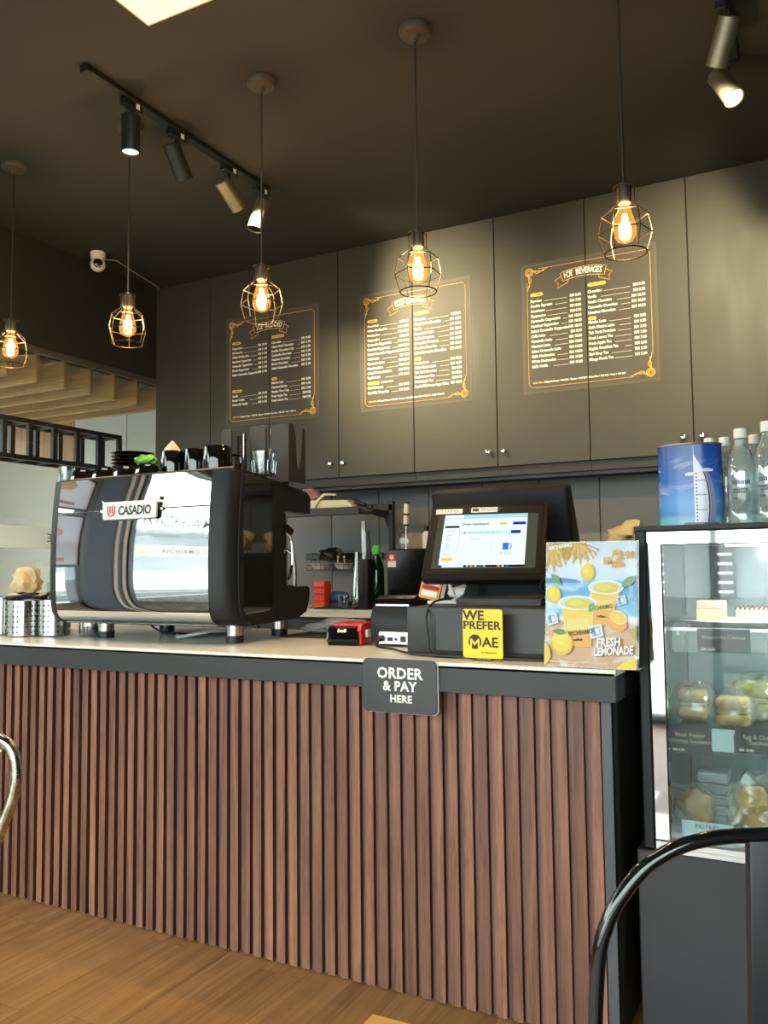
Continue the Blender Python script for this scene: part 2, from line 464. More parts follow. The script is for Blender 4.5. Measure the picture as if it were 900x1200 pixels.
def thing(name, label, cat, loc=(0, 0, 0), rotz=0.0, group=None, rot=None):
    o = bpy.data.objects.new(name, None)
    o.empty_display_size = 0.05
    C.objects.link(o)
    o.location = loc
    o.rotation_euler = rot if rot else (0, 0, rotz)
    ORG[o.name] = Vector(loc)
    return tag(o, label, cat, group)
def struct(name, bm, m, parent=None, **k):
    o = obj(name, bm, m, parent, **k)
    if parent is None: o['kind'] = 'structure'
    return o
def dup(root, loc, rotz=None, label=None):
    r = root.copy(); C.objects.link(r)
    r.location = loc
    if rotz is not None: r.rotation_euler = (0, 0, rotz)
    if label: r['label'] = label
    ORG[r.name] = Vector(loc)
    def kids(src, dst):
        for ch in list(src.children):
            c = ch.copy(); C.objects.link(c); c.parent = dst
            kids(ch, c)
    kids(root, r)
    return r
def text(body, size, loc, material, parent, rot=(90, 0, 0), align='LEFT', bold=0.0, shear=0.0, space=1.0, line=1.0, sx=1.0, name='lettering', ext=0.0002, mirror=False, valign='TOP_BASELINE', local=False):
    cu = bpy.data.curves.new(name, 'FONT')
    cu.body = body; cu.size = size; cu.align_x = align; cu.align_y = valign
    cu.offset = bold; cu.shear = shear; cu.space_character = space; cu.space_line = line
    cu.extrude = ext; cu.resolution_u = 2
    cu.materials.append(M[material] if isinstance(material, str) else material)
    o = bpy.data.objects.new(name, cu)
    C.objects.link(o)
    o.parent = parent
    o.location = Vector(loc) if local else Vector(loc) - ORG[parent.name]
    o.rotation_euler = tuple(R(a) for a in rot)
    o.scale = (-sx if mirror else sx, 1, 1)
    ORG[o.name] = ORG[parent.name]
    return o
def lamp(kind, loc, energy, col, parent, radius=0.03, direction=None, angle=None, blend=0.5, size=None):
    d = bpy.data.lights.new('lamp_light', kind)
    d.energy = energy; d.color = col
    if kind in ('POINT', 'SPOT'): d.shadow_soft_size = radius
    if kind == 'SPOT': d.spot_size = angle; d.spot_blend = blend
    if size: d.shape = 'RECTANGLE'; d.size, d.size_y = size
    o = bpy.data.objects.new('lamp_light', d)
    C.objects.link(o)
    o.parent = parent
    o.location = Vector(loc) - ORG[parent.name]
    if direction is not None: o.rotation_euler = Vector(direction).to_track_quat('-Z', 'Y').to_euler()
    return o

# ================================================================== the setting
CEIL = 2.89
# floor: joint-coloured slab with every plank in view laid on it
floor = struct('floor', B(-3.75, 2.2, -2.0, 4.3, -0.1, -0.004), 'subfloor')
PW, PL = 0.142, 1.22
def plank_mesh():
    bm = bmesh.new(); box(bm, 0.0004, PW-0.0004, 0.0005, PL-0.0005, -0.006, 0.0); return bm
p0 = obj('plank', plank_mesh(), 'plank', floor, smooth=0)
first = True
for i in range(25):
    off = random.uniform(0, PL)
    for j in range(3):
        y = -0.9 + off + j*PL
        if y + PL < 0.25 or y > 2.9: continue
        q = p0 if first else p0.copy()
        if not first: C.objects.link(q); q.parent = floor
        first = False
        q.location = (-3.2 + i*PW, y, 0)
struct('ceiling', B(-3.75, 2.2, -2.0, 4.3, CEIL, CEIL+0.1), 'ceiling')
wb = struct('wall_back', B(-3.75, 2.2, 4.215, 4.315, 0, CEIL), 'wallblack')
t0 = obj('panel', B(0.0015, 0.3085, -0.012, 0, 0, 0.72, 0.001, 1), 'backsplash', wb, local=True, smooth=0)
for k in range(16):
    q = t0 if k == 0 else t0.copy()
    if k: C.objects.link(q); q.parent = wb
    q.location = (-3.473 + 0.3115*k, 4.215, 0.93)
struct('wall_right', B(2.1, 2.2, -2.0, 4.3, 0, CEIL), 'wallblack')
# the glazed side: header, piers, added sill wall, panes
bm = bmesh.new()
box(bm, -3.75, -3.6, -2.0, 4.3, 2.318, CEIL)
struct('wall_left', bm, 'wallblack')
struct('wall_pier', B(-3.75, -3.6, 0.78, 1.10, 0, 2.318), 'pier')
for k, y in enumerate((0.795, 0.86)): struct('trim_%d' % (3+k), B(-3.602, -3.592, y, y+0.03, 0, 2.318, 0.003, 1), 'outwall')
struct('trim_1', B(-3.612, -3.588, 1.10, 3.9, 2.286, 2.322, 0.004), 'charcoalrail')
struct('trim_2', B(-3.612, -3.588, -2.0, 0.78, 2.286, 2.322, 0.004), 'charcoalrail')
def window(n, y0, y1, muls, ylet):
    bm = bmesh.new()
    for y in muls: box(bm, -3.63, -3.59, y-0.02, y+0.02, 0, 2.29)
    box(bm, -3.63, -3.59, y0, y1, 0, 0.06)
    w = struct('window_%d' % n, bm, 'black')
    obj('glass', B(-3.613, -3.607, y0, y1, 0.06, 2.29), 'glass', w)
    obj('frosted_band', B(-3.606, -3.6045, y0, y1, 1.272, 1.386), 'frost', w)
    for yl in ylet:
        text('RICHIAMO COFFEE', 0.062, (-3.6035, yl, 1.306), 'greyletter', w, rot=(90, 0, -90), space=1.25, bold=0.0008, align='RIGHT')
    return w
window(1, 1.10, 3.9, (1.12, 1.95), (3.088,))
w2 = window(2, -2.0, 0.78, (-1.98, -0.9, 0.76), (-0.15, -1.3))
text('RICHIAMO', 0.17, (-3.6035, 0.70, 1.62), 'greyletter', w2, rot=(90, 0, -90), bold=0.002, shear=0.2)
struct('wall_sill_added', B(-3.72, -3.64, -2.0, 2.7, -0.1, 0.76), 'backing')  # unseen low wall, added so the machine's panel mirrors a brown band
# shop front behind the camera: posts, transom, panes
bm = bmesh.new()
for x in (-3.7, -2.2, -0.7, 0.8, 2.1): box(bm, x-0.03, x+0.03, -2.05, -1.98, 0, 2.45)
box(bm, -3.75, 2.2, -2.05, -1.98, 2.42, 2.5); box(bm, -3.75, 2.2, -2.05, -1.98, 0, 0.08)
w3 = struct('window_3', bm, 'black')
for k in range(4):
    x0 = -3.67 + 1.5*k
    obj('glass', B(x0, min(x0+1.44, 2.07), -2.02, -2.012, 0.08, 2.42), 'glass', w3)
struct('wall_front', B(-3.75, 2.2, -2.08, -1.95, 2.5, CEIL), 'wallblack')
# outside: pavement, low wall, far wall, soffit
struct('pavement', B(-30, 30, -30, 12, -0.14, -0.101), 'pavement')
struct('wall_outside', B(-5.06, -4.98, 2.6, 5.3, -0.1, 1.91), 'greywall')
ow = struct('wall_end', B(-8.0, -3.62, 5.3, 5.4, -0.1, 4.2), 'outwall')
for k, x in enumerate((-7.6, -6.7, -5.84, -5.22)):
    obj('panel', B(x+0.004, {0: -6.7, 1: -5.84, 2: -5.22, 3: -3.62}[k]-0.004, 5.285, 5.3, 0, 4.2), 'cladding' if k < 2 else 'outwall', ow)
struct('soffit_roof', B(-7.2, -3.75, 1.9, 5.4, 2.50, 2.60), 'wallblack')
# timber baffles under the soffit
for k in range(8):
    y = 2.722 + 0.186*k
    tag(obj('timber_baffle', B(-6.9, -3.70, y-0.012, y+0.012, 2.165, 2.322, 0.003, 1), 'timber', smooth=0),
        ('%s pale timber baffle board from the far end of the row under the soffit' % ('eighth', 'seventh', 'sixth', 'fifth', 'fourth', 'third', 'second', 'first')[k]), 'ceiling baffle', 'timber baffles beyond the side window')
# black ladder truss outside the glass
tr = thing('box_truss', 'black square-tube box truss under the timber baffles beyond the window', 'truss', (-3.85, 2.5, 1.74))
ys = [2.263 + 0.1602*k for k in range(10)]
for z in (1.752, 1.948):
    for x in (-3.72, -3.86):
        obj('chord', B(x-0.012, x+0.012, 2.25, 3.715, z-0.012, z+0.012), 'black', tr)
for y in ys:
    for x in (-3.72, -3.86):
        obj('post', B(x-0.011, x+0.011, y-0.014, y+0.014, 1.762, 1.938), 'black', tr)
    for z in (1.752, 1.948):
        obj('cross_bar', B(-3.85, -3.73, y-0.01, y+0.01, z-0.01, z+0.01), 'black', tr)
# building added across the street to tone down the machine panel's reflection
fb = thing('reflection_building', 'added grey building across the street with a lime stripe, seen only in reflections', 'building', (-11.0, -3.0, -0.1))
obj('wall', B(-11.3, -11.0, -14, 5, -0.1, 2.9), 'cladding_grey', fb)
obj('shutter', B(-11.0, -10.96, -13, 5, 0.2, 1.0), 'pavement', fb)
obj('stripe', B(-10.99, -10.95, -14, 5, 1.75, 2.0), flatcol('lime_stripe', (170, 200, 60)), fb)
obj('kerb', B(-8.2, -7.9, -14, 4, -0.1, 0.25), 'greyplastic', fb)
for k in range(6): obj('awning', B(-10.99, -9.8, -13+3.1*k, -10.4+3.1*k, 2.5, 2.62), 'greyplastic', fb)
# posters on the pier (seen mirrored in the machine)
for z0, z1, lab in ((1.17, 1.62, 'lower white framed coffee poster in the window beside the blue-grey pier'), (1.66, 1.95, 'upper white framed coffee poster in the window beside the blue-grey pier')):
    t = thing('framed_poster', lab, 'poster', (-3.585, 1.62, z0))
    for a, b, c, d in ((1.13, 1.155, z0, z1), (1.655, 1.68, z0, z1), (1.155, 1.655, z0, z0+0.02), (1.155, 1.655, z1-0.02, z1)): obj('frame', B(-3.60, -3.578, a, b, c, d, 0.003, 1), 'greyplastic', t)
    obj('sheet', B(-3.592, -3.5905, 1.155, 1.655, z0+0.02, z1-0.02), 'postersheet', t)
    bm = bmesh.new(); face(bm, [(-3.589, 1.40+0.13*math.cos(a*math.pi/12), (z0+z1)/2+0.06+0.05*math.sin(a*math.pi/12)) for a in range(24)])
    obj('cup_print', bm, flatcol('coffee_print', (206, 176, 152)), t)
    obj('caption_print', B(-3.5902, -3.589, 1.25, 1.55, z0+0.05, z0+0.075), flatcol('caption_print', (178, 140, 120)), t)
# a cabinet-mounted black conduit/camera, ceiling light panel
t = thing('ceiling_light', 'square recessed light panel in the black ceiling', 'ceiling light', (-1.535, 1.634, CEIL))
obj('frame', B(-1.845, -1.225, 1.324, 1.944, CEIL-0.008, CEIL+0.01, 0.003), 'white', t)
obj('diffuser', B(-1.835, -1.235, 1.334, 1.934, CEIL-0.011, CEIL-0.004), 'panel_light', t)
lamp('AREA', (-1.535, 1.634, CEIL-0.02), 6, (1.0, 0.9, 0.78), t, direction=(0, 0, -1), size=(0.58, 0.58))

# ================================================================== pendants
PY = 2.371
def pendant(x, z, phase, energy, label):
    t = thing('pendant_lamp', label, 'pendant lamp', (x, PY, CEIL), group='cage pendants above the counter')
    bm = bmesh.new(); lathe(bm, [(0, 0), (0.052, 0), (0.052, -0.014), (0.046, -0.024), (0.016, -0.028), (0.010, -0.045), (0, -0.046)], (x, PY, CEIL), 24)
    obj('canopy', bm, 'canopy', t)
    bm = bmesh.new(); cyl(bm, (x, PY, CEIL-0.04), (x, PY, z+0.115), 0.0034, seg=8)
    obj('cord', bm, 'cord', t)
    bm = bmesh.new(); lathe(bm, [(0, 0.122), (0.008, 0.120), (0.010, 0.108), (0.021, 0.106), (0.0215, 0.066), (0.018, 0.060), (0, 0.060)], (x, PY, z), 20)
    obj('socket', bm, 'socket', t)
    bm = bmesh.new()
    prof = [(0.028, 0.108), (0.028, 0.056), (0.0645, 0.026), (0.0745, -0.027), (0.0575, -0.083)]
    pt = lambda r, zz, k: Vector((x + r*math.cos(phase + k*math.pi/3), PY + r*math.sin(phase + k*math.pi/3), z + zz))
    for k in range(6): tube(bm, [pt(r, zz, k) for r, zz in prof], 0.00165, 6)
    for r, zz in prof[2:4]: tube(bm, [pt(r, zz, k) for k in range(6)], 0.00165, 6, closed=True)
    tube(bm, [Vector((x + 0.0575*math.cos(a*math.pi/12), PY + 0.0575*math.sin(a*math.pi/12), z-0.083)) for a in range(24)], 0.0021, 6, closed=True)
    tube(bm, [Vector((x + 0.028*math.cos(a*math.pi/8), PY + 0.028*math.sin(a*math.pi/8), z+0.108)) for a in range(16)], 0.0018, 6, closed=True)
    obj('cage', bm, 'cage', t)
    bm = bmesh.new()
    lathe(bm, [(0.014, 0.064), (0.016, 0.05), (0.021, 0.03), (0.028, 0.006), (0.0325, -0.016), (0.031, -0.032), (0.022, -0.046), (0.009, -0.053), (0, -0.054)], (x, PY, z), 24)
    bulb = obj('bulb', bm, 'amber', t)
    bm = bmesh.new()
    for k in range(6):
        a = k*math.pi/3
        cyl(bm, (x+0.006*math.cos(a), PY+0.006*math.sin(a), z+0.028), (x+0.010*math.cos(a), PY+0.010*math.sin(a), z-0.022), 0.0018, seg=6)
    obj('filament', bm, 'filament', bulb)
    lamp('POINT', (x, PY, z), energy, (1.0, 0.82, 0.55), t, radius=0.02)
E_P = 14.0
pendant(-3.005, 2.103, 0.35, E_P, 'caged pendant lamp nearest the side window, cut by the frame')
pendant(-2.343, 2.103, 0.15, E_P, 'caged pendant lamp hanging over the mirrored end of the coffee machine')
pendant(-1.713, 2.103, 0.45, E_P, 'caged pendant lamp over the ice menu, its bulb hiding the heading')
pendant(-1.107, 2.105, 0.52, E_P, 'caged pendant lamp hanging before the cold beverages menu')
pendant(-0.462, 2.110, 0.25, E_P, 'caged pendant lamp hanging beside the hot beverages menu')

# ================================================================== track lights
def rail(name, x, y0, y1, label):
    t = thing(name, label, 'light track', (x, (y0+y1)/2, CEIL))
    bm = bmesh.new(); box(bm, x-0.018, x+0.018, y0, y1, CEIL-0.022, CEIL, 0.002, 1); obj('channel', bm, 'black', t)
    for y in (y0, y1): obj('end_cap', B(x-0.02, x+0.02, y-0.012, y+0.012, CEIL-0.025, CEIL, 0.002, 1), 'blackplastic', t)
rail('track_rail', -2.19, 2.01, 3.06, 'black ceiling track carrying four spotlights over the counter')
rail('track_rail', -0.21, 1.55, 3.02, 'black ceiling track above the display case carrying two spotlights')
def spot(base, c, d, material, lit, label, energy=0, aim=None, angle=45):
    c = Vector(c); d = Vector(d).normalized(); b = Vector(base)
    t = thing('track_spotlight', label, 'spotlight', (b.x, b.y, CEIL-0.022))
    bm = bmesh.new(); box(bm, b.x-0.016, b.x+0.016, b.y-0.045, b.y+0.045, CEIL-0.052, CEIL-0.022, 0.003, 1)
    ad = obj('adapter', bm, 'blackplastic', t)
    obj('label_sticker', B(b.x+0.0158, b.x+0.0168, b.y+0.008, b.y+0.026, CEIL-0.046, CEIL-0.026), 'paper', ad)
    bm = bmesh.new(); bk = c - d*0.035
    tube(bm, [(b.x, b.y, CEIL-0.05), (b.x, b.y, CEIL-0.075), bk], 0.006, 8); obj('stem', bm, 'blackplastic', t)
    x, y, _ = frame_of(d)
    m = Matrix.Translation(c) @ Matrix((x, y, d)).transposed().to_4x4()
    bm = bmesh.new(); lathe(bm, [(0, -0.07), (0.031, -0.07), (0.034, -0.067), (0.034, 0.062), (0.0345, 0.07), (0.0305, 0.07), (0.029, 0.058), (0, 0.055)], seg=28, mtx=m)
    obj('barrel', bm, material, t)
    if lit:
        bm = bmesh.new(); lathe(bm, [(0, 0.0635), (0.0295, 0.0635), (0.0295, 0.060), (0, 0.060)], seg=24, mtx=m)
        obj('lens', bm, 'lens', t)
    else:
        bm = bmesh.new(); lathe(bm, [(0, 0.064), (0.0295, 0.064), (0.0295, 0.060), (0, 0.060)], seg=24, mtx=m)
        obj('lens', bm, 'bezelblack', t)
    if energy:
        lamp('SPOT', c + d*0.075, energy, (1.0, 0.84, 0.50), t, 0.02, aim or d, R(angle), 0.9)
spot((-2.19, 2.224, 0), (-2.19, 2.222, 2.745), (0, 0.0, -1), 'darkbarrel', True, 'dark spotlight pointing straight down from the first place on the track', 34, None, 84)
spot((-2.19, 2.467, 0), (-2.19, 2.476, 2.752), (0.002, 0.08, -0.114), 'darkbarrel', False, 'dark tilted spotlight, second along the track over the counter')
spot((-2.19, 2.798, 0), (-2.19, 2.803, 2.752), (0.005, 0.116, -0.078), 'silverbarrel', True, 'silver spotlight turned to the wall, third along the track', 190, (0.33, 1.0, -0.36), 74)
spot((-2.19, 3.025, 0), (-2.19, 3.008, 2.735), (-0.02, -0.03, -0.13), 'silverbarrel', False, 'silver spotlight tilted down at the cabinet end of the track')
spot((-0.214, 2.699, 0), (-0.212, 2.690, 2.752), (-0.05, 0.07, -0.107), 'silverbarrel', True, 'upper bronze-lit spotlight turned away above the water bottles', 150, (-0.2, 1.0, -0.40), 78)
spot((-0.236, 2.972, 0), (-0.232, 2.955, 2.752), (0.05, -0.045, -0.11), 'silverbarrel', True, 'spotlight with a bright lens facing the room above the water bottles', 14, None, 50)

# dome camera by the corner
t = thing('security_camera', 'small white ball security camera on the ceiling by the black header', 'security camera', (-3.46, 3.275, CEIL))
bm = bmesh.new(); lathe(bm, [(0, 0), (0.040, 0), (0.041, -0.012), (0.037, -0.036), (0.030, -0.040), (0, -0.04)], (-3.46, 3.275, CEIL), 28); obj('base', bm, 'white', t)
bm = bmesh.new(); bmesh.ops.create_uvsphere(bm, u_segments=28, v_segments=18, radius=0.040, matrix=Matrix.Translation((-3.46, 3.275, CEIL-0.066)))
ball = obj('ball', bm, 'white', t)
dv = Vector((0.72, -0.68, -0.12)).normalized(); x, y, _ = frame_of(dv)
m = Matrix.Translation(Vector((-3.46, 3.275, CEIL-0.066))) @ Matrix((x, y, dv)).transposed().to_4x4()
bm = bmesh.new(); lathe(bm, [(0, 0.0445), (0.012, 0.0435), (0.022, 0.0405), (0.0245, 0.037), (0.0245, 0.028), (0, 0.028)], seg=24, mtx=m); obj('lens', bm, 'blackgloss', ball)
bm = bmesh.new(); tube(bm, smooth_path([(-3.435, 3.30, CEIL-0.035), (-3.44, 3.38, CEIL-0.012), (-3.46, 3.46, CEIL-0.008), (-3.50, 3.60, CEIL-0.006), (-3.535, 3.76, CEIL-0.006), (-3.56, 3.86, CEIL-0.01)]), 0.003, 6)
obj('cable', bm, 'greycable', t)

# ================================================================== wall cabinets
DB, DT, CY = 1.640, CEIL-0.004, 3.90
def knob_bm(x, z):
    bm = bmesh.new()
    lathe(bm, [(0, 0), (0.005, 0), (0.005, 0.012), (0.011, 0.018), (0.0125, 0.024), (0.009, 0.029), (0, 0.030)], seg=16, mtx=Matrix.Translation((x, CY-0.018, z)) @ Matrix.Rotation(R(90), 4, 'X'))
    return bm
units = [(-3.600, -2.752, -3.176, 'end charcoal wall cabinet in the dark corner above the machine'),
         (-2.752, -1.848, -2.298, 'charcoal double wall cabinet between the ice and cold menus'),
         (-1.848, -0.944, -1.3965, 'charcoal double wall cabinet between the cold and hot menus'),
         (-0.944, -0.034, -0.488, 'charcoal double wall cabinet above the blue tin'),
         (-0.034, 0.87, 0.418, 'charcoal double wall cabinet past the water bottles, mostly out of frame')]
for k, (x0, x1, xm, lab) in enumerate(units):
    t = thing('wall_cabinet', lab, 'cabinet', ((x0+x1)/2, CY+0.15, DB), group='wall cabinets above the back counter')
    obj('carcass', B(x0+0.001, x1-0.001, CY+0.002, 4.20, DB-0.045, DT), 'carcass', t)
    obj('light_rail', B(x0, x1, CY+0.03, CY+0.048, DB-0.062, DB-0.02), 'band', t)
    for a, b, s in ((x0, xm, 1), (xm, x1, -1)):
        d = obj('door', B(a+0.0022, b-0.0022, CY-0.018, CY, DB, DT, 0.0012, 1), 'door', t, smooth=0)
        kx = (b-0.042) if s == 1 else (a+0.036)
        obj('knob', knob_bm(kx, 1.714), 'chrome', d)

# ================================================================== menu sheets
MS = 0.637
def menu(x0, z1, label, title, cols, foot, seam):
    """one sheet stuck over two doors and slit along their seam; u goes right, v goes down, 0..1"""
    yb = CY - 0.0182
    t = thing('menu_sheet', label, 'menu', (x0+MS/2, yb, z1-MS), group='menu sheets on the cabinet doors')
    X = lambda u: x0 + u*MS
    Z = lambda v: z1 - v*MS
    for a, b in ((x0, seam-0.0022), (seam+0.0022, x0+MS)):
        obj('backing', B(a, b, yb-0.0006, yb, Z(1), Z(0)), 'menuborder', t, smooth=0)
    obj('sheet', B(X(0.022), seam-0.0022, yb-0.0012, yb-0.0006, Z(0.978), Z(0.022)), 'menu', t, smooth=0)
    obj('sheet', B(seam+0.0022, X(0.978), yb-0.0012, yb-0.0006, Z(0.978), Z(0.022)), 'menu', t, smooth=0)
    yf = yb - 0.0016
    P = lambda u, v: Vector((X(u), yf, Z(v)))
    bm = bmesh.new()
    tube(bm, [P(0.14, 0.045), P(0.93, 0.045), P(0.955, 0.07), P(0.955, 0.80)], 0.0011, 4)
    tube(bm, [P(0.045, 0.14), P(0.045, 0.93), P(0.07, 0.955), P(0.82, 0.955)], 0.0011, 4)
    obj('border_line', bm, 'gold', t, smooth=0)
    def corner(cx, cy, s):
        bm = bmesh.new()
        q = lambda a, b: P(cx + s*a, cy + s*b)
        for rr in (0.030, 0.021, 0.011):
            tube(bm, [q(0.012 + rr*math.cos(k*math.pi/9), 0.012 + rr*math.sin(k*math.pi/9)) for k in range(18)], 0.0014, 4, closed=True)
        for w in (0.0, 0.018, 0.036):
            for f in (lambda a, b: q(a, b), lambda a, b: q(b, a)):
                tube(bm, smooth_path([f(0.03, w*0.6-0.014), f(0.07, 0.028-w*0.6), f(0.12, 0.006+w*0.25), f(0.155-w, 0.0)], 5), 0.0013, 4)
        obj('corner_scroll', bm, 'gold', t, smooth=0)
    corner(0.052, 0.052, 1); corner(0.948, 0.948, -1)
    # arched ribbon with the heading
    uc, vc, rad = 0.475, 0.74, 0.62
    arc = lambda r, a: P(uc + r*math.sin(a), vc - r*math.cos(a))
    bm = bmesh.new()
    aa = [(-0.265 + 0.53*k/14) for k in range(15)]
    tube(bm, [arc(rad+0.034, a) for a in aa] + [arc(rad-0.034, a) for a in aa[::-1]], 0.0015, 4, closed=True)
    for s in (-1, 1):
        tube(bm, [arc(rad+0.008, s*0.265), arc(rad-0.002, s*0.36), arc(rad-0.03, s*0.325), arc(rad-0.064, s*0.355), arc(rad-0.056, s*0.205), arc(rad-0.034, s*0.2)], 0.0015, 4)
    obj('ribbon_line', bm, 'gold', t, smooth=0)
    n = len(title)
    for k, ch in enumerate(title):
        if ch == ' ': continue
        a = (k-(n-1)/2) * 0.455/max(n, 9)
        p = arc(rad-0.018, a)
        text(ch, 0.040, (p.x, yf, p.z), 'lettering', t, rot=(90, math.degrees(a), 0), align='CENTER', bold=0.0008, sx=0.66)
    # the two columns
    bml = bmesh.new()
    for (u0, u1, blocks) in cols:
        for (vp, pill, v0, dv, items) in blocks:
            w = 0.022 + 0.0125*len(pill)
            bm = bmesh.new()
            prism(bm, [(X(u0)+MS*w/2+a, Z(vp)+b) for a, b in rrect(MS*w, 0.0165, 0.008)], 'Y', yf, yf+0.0004)
            obj('pill', bm, 'gold', t, smooth=0)
            text(pill, 0.0115, (X(u0)+MS*w/2, yf-0.0004, Z(vp)-0.004), 'menu', t, align='CENTER', bold=0.0003)
            if pill == 'OATMILK':
                text('ALTERNATIVE', 0.0115, (X(u0)+MS*(w+0.012), yf, Z(vp)-0.004), 'lettering', t, bold=0.0003)
            names = '\n'.join(i[0] for i in items); prices = '\n'.join('RM ' + i[1] for i in items)
            sz = 0.0182
            text(names, sz, (X(u0), yf, Z(v0)), 'lettering', t, bold=0.00052, line=dv*MS/sz, sx=0.86)
            text(prices, sz, (X(u1), yf, Z(v0)), 'lettering', t, align='RIGHT', bold=0.00052, line=dv*MS/sz, sx=0.86)
            for k, (nm, pr) in enumerate(items):
                a = u0 + 0.0158*len(nm)*0.86*sz/0.0195*0.93 + 0.012; b = u1 - 0.105
                if b - a > 0.02: box(bml, X(a), X(b), yf-0.0002, yf+0.0002, Z(v0+dv*k)-0.0006, Z(v0+dv*k)+0.0006)
    obj('leader_line', bml, 'lettering', t, smooth=0, kind='stuff')
    text('ADD ON', 0.0115, (X(0.075), yf, Z(0.925)), 'gold', t, bold=0.0003)
    text(foot, 0.0115, (X(0.155), yf, Z(0.925)), 'lettering', t, bold=0.0004, sx=0.9)
FOOT = ': Whipped Cream + RM 2.00 - Flavour + RM 2.00 - Extra Shot + RM 3.00 - Pearl + RM 2.00'
menu(-1.258, 2.615, 'hot beverages menu sheet, clear of the lamps but for a corner', 'HOT BEVERAGES', [
    (0.07, 0.455, [(0.243, 'COFFEE', 0.300, 0.0387, [('Espresso', '5.00'), ('Double Espresso', '7.00'), ('Americano', '8.50'), ('Cappuccino', '8.90'), ('Caramello Cappuccino', '10.00'), ('Hazelnut Cappuccino', '10.00'), ('Salted Caramello Cappuccino', '10.00'), ('Caffe Latte', '8.90'), ('Caramello Latte', '10.00'), ('Hazelnut Latte', '10.00'), ('Salted Caramello Latte', '10.00'), ('Caffe Mochaccino', '10.00'), ('White Mochaccino', '10.00'), ('Caffe Vanilla', '10.00')])]),
    (0.505, 0.915, [(0.235, 'CHOCOLATE', 0.295, 0.0395, [('Chocolate', '8.90'), ('Vanilla', '8.90'), ('Vanilla Chocolate', '10.00'), ('Caramello Chocolate', '10.00'), ('Hazelnut Chocolate', '10.50')]),
                    (0.487, 'TEA', 0.525, 0.0395, [('Matcha Latte', '9.00'), ('Caffe Matcha Latte', '9.50'), ('Teh Tarik Premium', '7.90'), ('Fresh Lemon Tea', '7.00'), ('Fresh Apple Tea', '7.00'), ('English Breakfast Tea', '5.00'), ('Earl Grey Tea', '5.00'), ('Mango Peach Tea', '5.00')])])], FOOT, -0.944)
menu(-2.160, 2.615, 'cold beverages menu sheet, washed bright by a spotlight', 'COLD BEVERAGES', [
    (0.07, 0.455, [(0.24, 'COFFEE', 0.29, 0.0397, [('Americano', '9.50'), ('White Mochaccino', '10.90'), ('Mochaccino', '10.90'), ('Cappuccino', '9.90'), ('Caramello Cappuccino', '10.90'), ('Hazelnut Cappuccino', '10.90'), ('Salted Caramello Cappuccino', '10.90'), ('Caffe Latte', '9.90'), ('Caramello Latte', '10.90'), ('Hazelnut Latte', '10.90'), ('Salted Caramello Latte', '10.90'), ('Vanilla Latte', '10.90')]),
                   (0.765, 'OATMILK', 0.812, 0.0425, [('Oat Milk Latte', '10.90'), ('Oat Milk Chocolate', '10.90')])]),
    (0.505, 0.915, [(0.235, 'CHOCOLATE', 0.295, 0.0395, [('Chocolate', '9.90'), ('Classic Dark Chocolate', '10.90'), ('Vanilla', '10.90'), ('Caramello Vanilla', '10.90'), ('Vanilla Chocolate', '10.90'), ('Caramello Chocolate', '10.90'), ('Hazelnut Chocolate', '10.90'), ('Salted Caramello Chocolate', '10.90')]),
                    (0.612, 'TEA', 0.655, 0.0383, [('Matcha Latte', '10.90'), ('Caffe Matcha Latte', '11.50'), ('Teh Tarik Premium', '9.90'), ('Fresh Lemon Tea', '8.90'), ('Fresh Apple Tea', '8.90'), ('Fresh Milk Brown Sugar Boba', '10.90')])])], FOOT, -1.848)
menu(-3.057, 2.615, 'ice blended menu sheet nearest the dark corner', 'ICE BLENDED', [
    (0.07, 0.455, [(0.24, 'COFFEE', 0.295, 0.0408, [('Cappuccino', '10.90'), ('Mochaccino', '11.90'), ('White Mochaccino', '11.90'), ('Hazelnut Cappuccino', '11.90'), ('Caramello Cappuccino', '11.90'), ('Biscuit Cappuccino', '11.90'), ('Salted Caramello Cappuccino', '11.90')]),
                   (0.682, 'VANILLA', 0.735, 0.039, [('Vanilla', '10.90'), ('Biscuit Vanilla', '11.90'), ('Caramello Vanilla', '11.90')])]),
    (0.505, 0.915, [(0.235, 'CHOCOLATE', 0.295, 0.0388, [('Chocolate', '10.90'), ('Classic Dark Chocolate', '11.90'), ('Double Chocolate Chip', '11.90'), ('Caramello Chocolate', '11.90'), ('Hazelnut Chocolate', '11.90'), ('Biscuit Chocolate', '11.90'), ('Salted Caramello Chocolate', '11.90')]),
                    (0.612, 'TEA', 0.658, 0.0395, [('Matcha Latte', '10.90'), ('Hazelnut Matcha', '11.90'), ('Matcha Choc Chip', '11.90'), ('Fresh Apple Tea', '9.50'), ('Fresh Lemon Tea', '9.50')])])], FOOT, -2.752)

# ================================================================== service counter
t = thing('service_counter', 'bar counter clad in vertical walnut slats with a grey end strip', 'counter', (-2.0, 2.5, 0))
obj('carcass', B(-3.58, -0.482, 2.124, 2.93, 0, 0.8215), 'carcass', t)
obj('backing_board', B(-3.58, -0.482, 2.1215, 2.1245, 0, 0.8215), 'backing', t)
obj('end_panel', B(-0.484, -0.478, 2.107, 2.93, 0, 0.8215), 'band', t)
obj('end_strip', B(-0.5035, -0.478, 2.104, 2.124, 0, 0.8215, 0.001, 1), 'strip', t)
SP = 0.04245
s0 = obj('slat', B(-0.0130, 0.0130, 0, 0.0165, 0.003, 0.8215, 0.0008, 1), ['slat', 'groove'], t, local=True, smooth=0)
for p_ in s0.data.polygons: p_.material_index = 1 if abs(p_.normal.x) > 0.9 else 0
for k in range(72):
    q = s0 if k == 0 else s0.copy()
    if k: C.objects.link(q); q.parent = t
    q.location = Vector((-0.5195 - SP*k, 2.106 + random.uniform(-0.0006, 0.0006), 0)) - ORG[t.name]
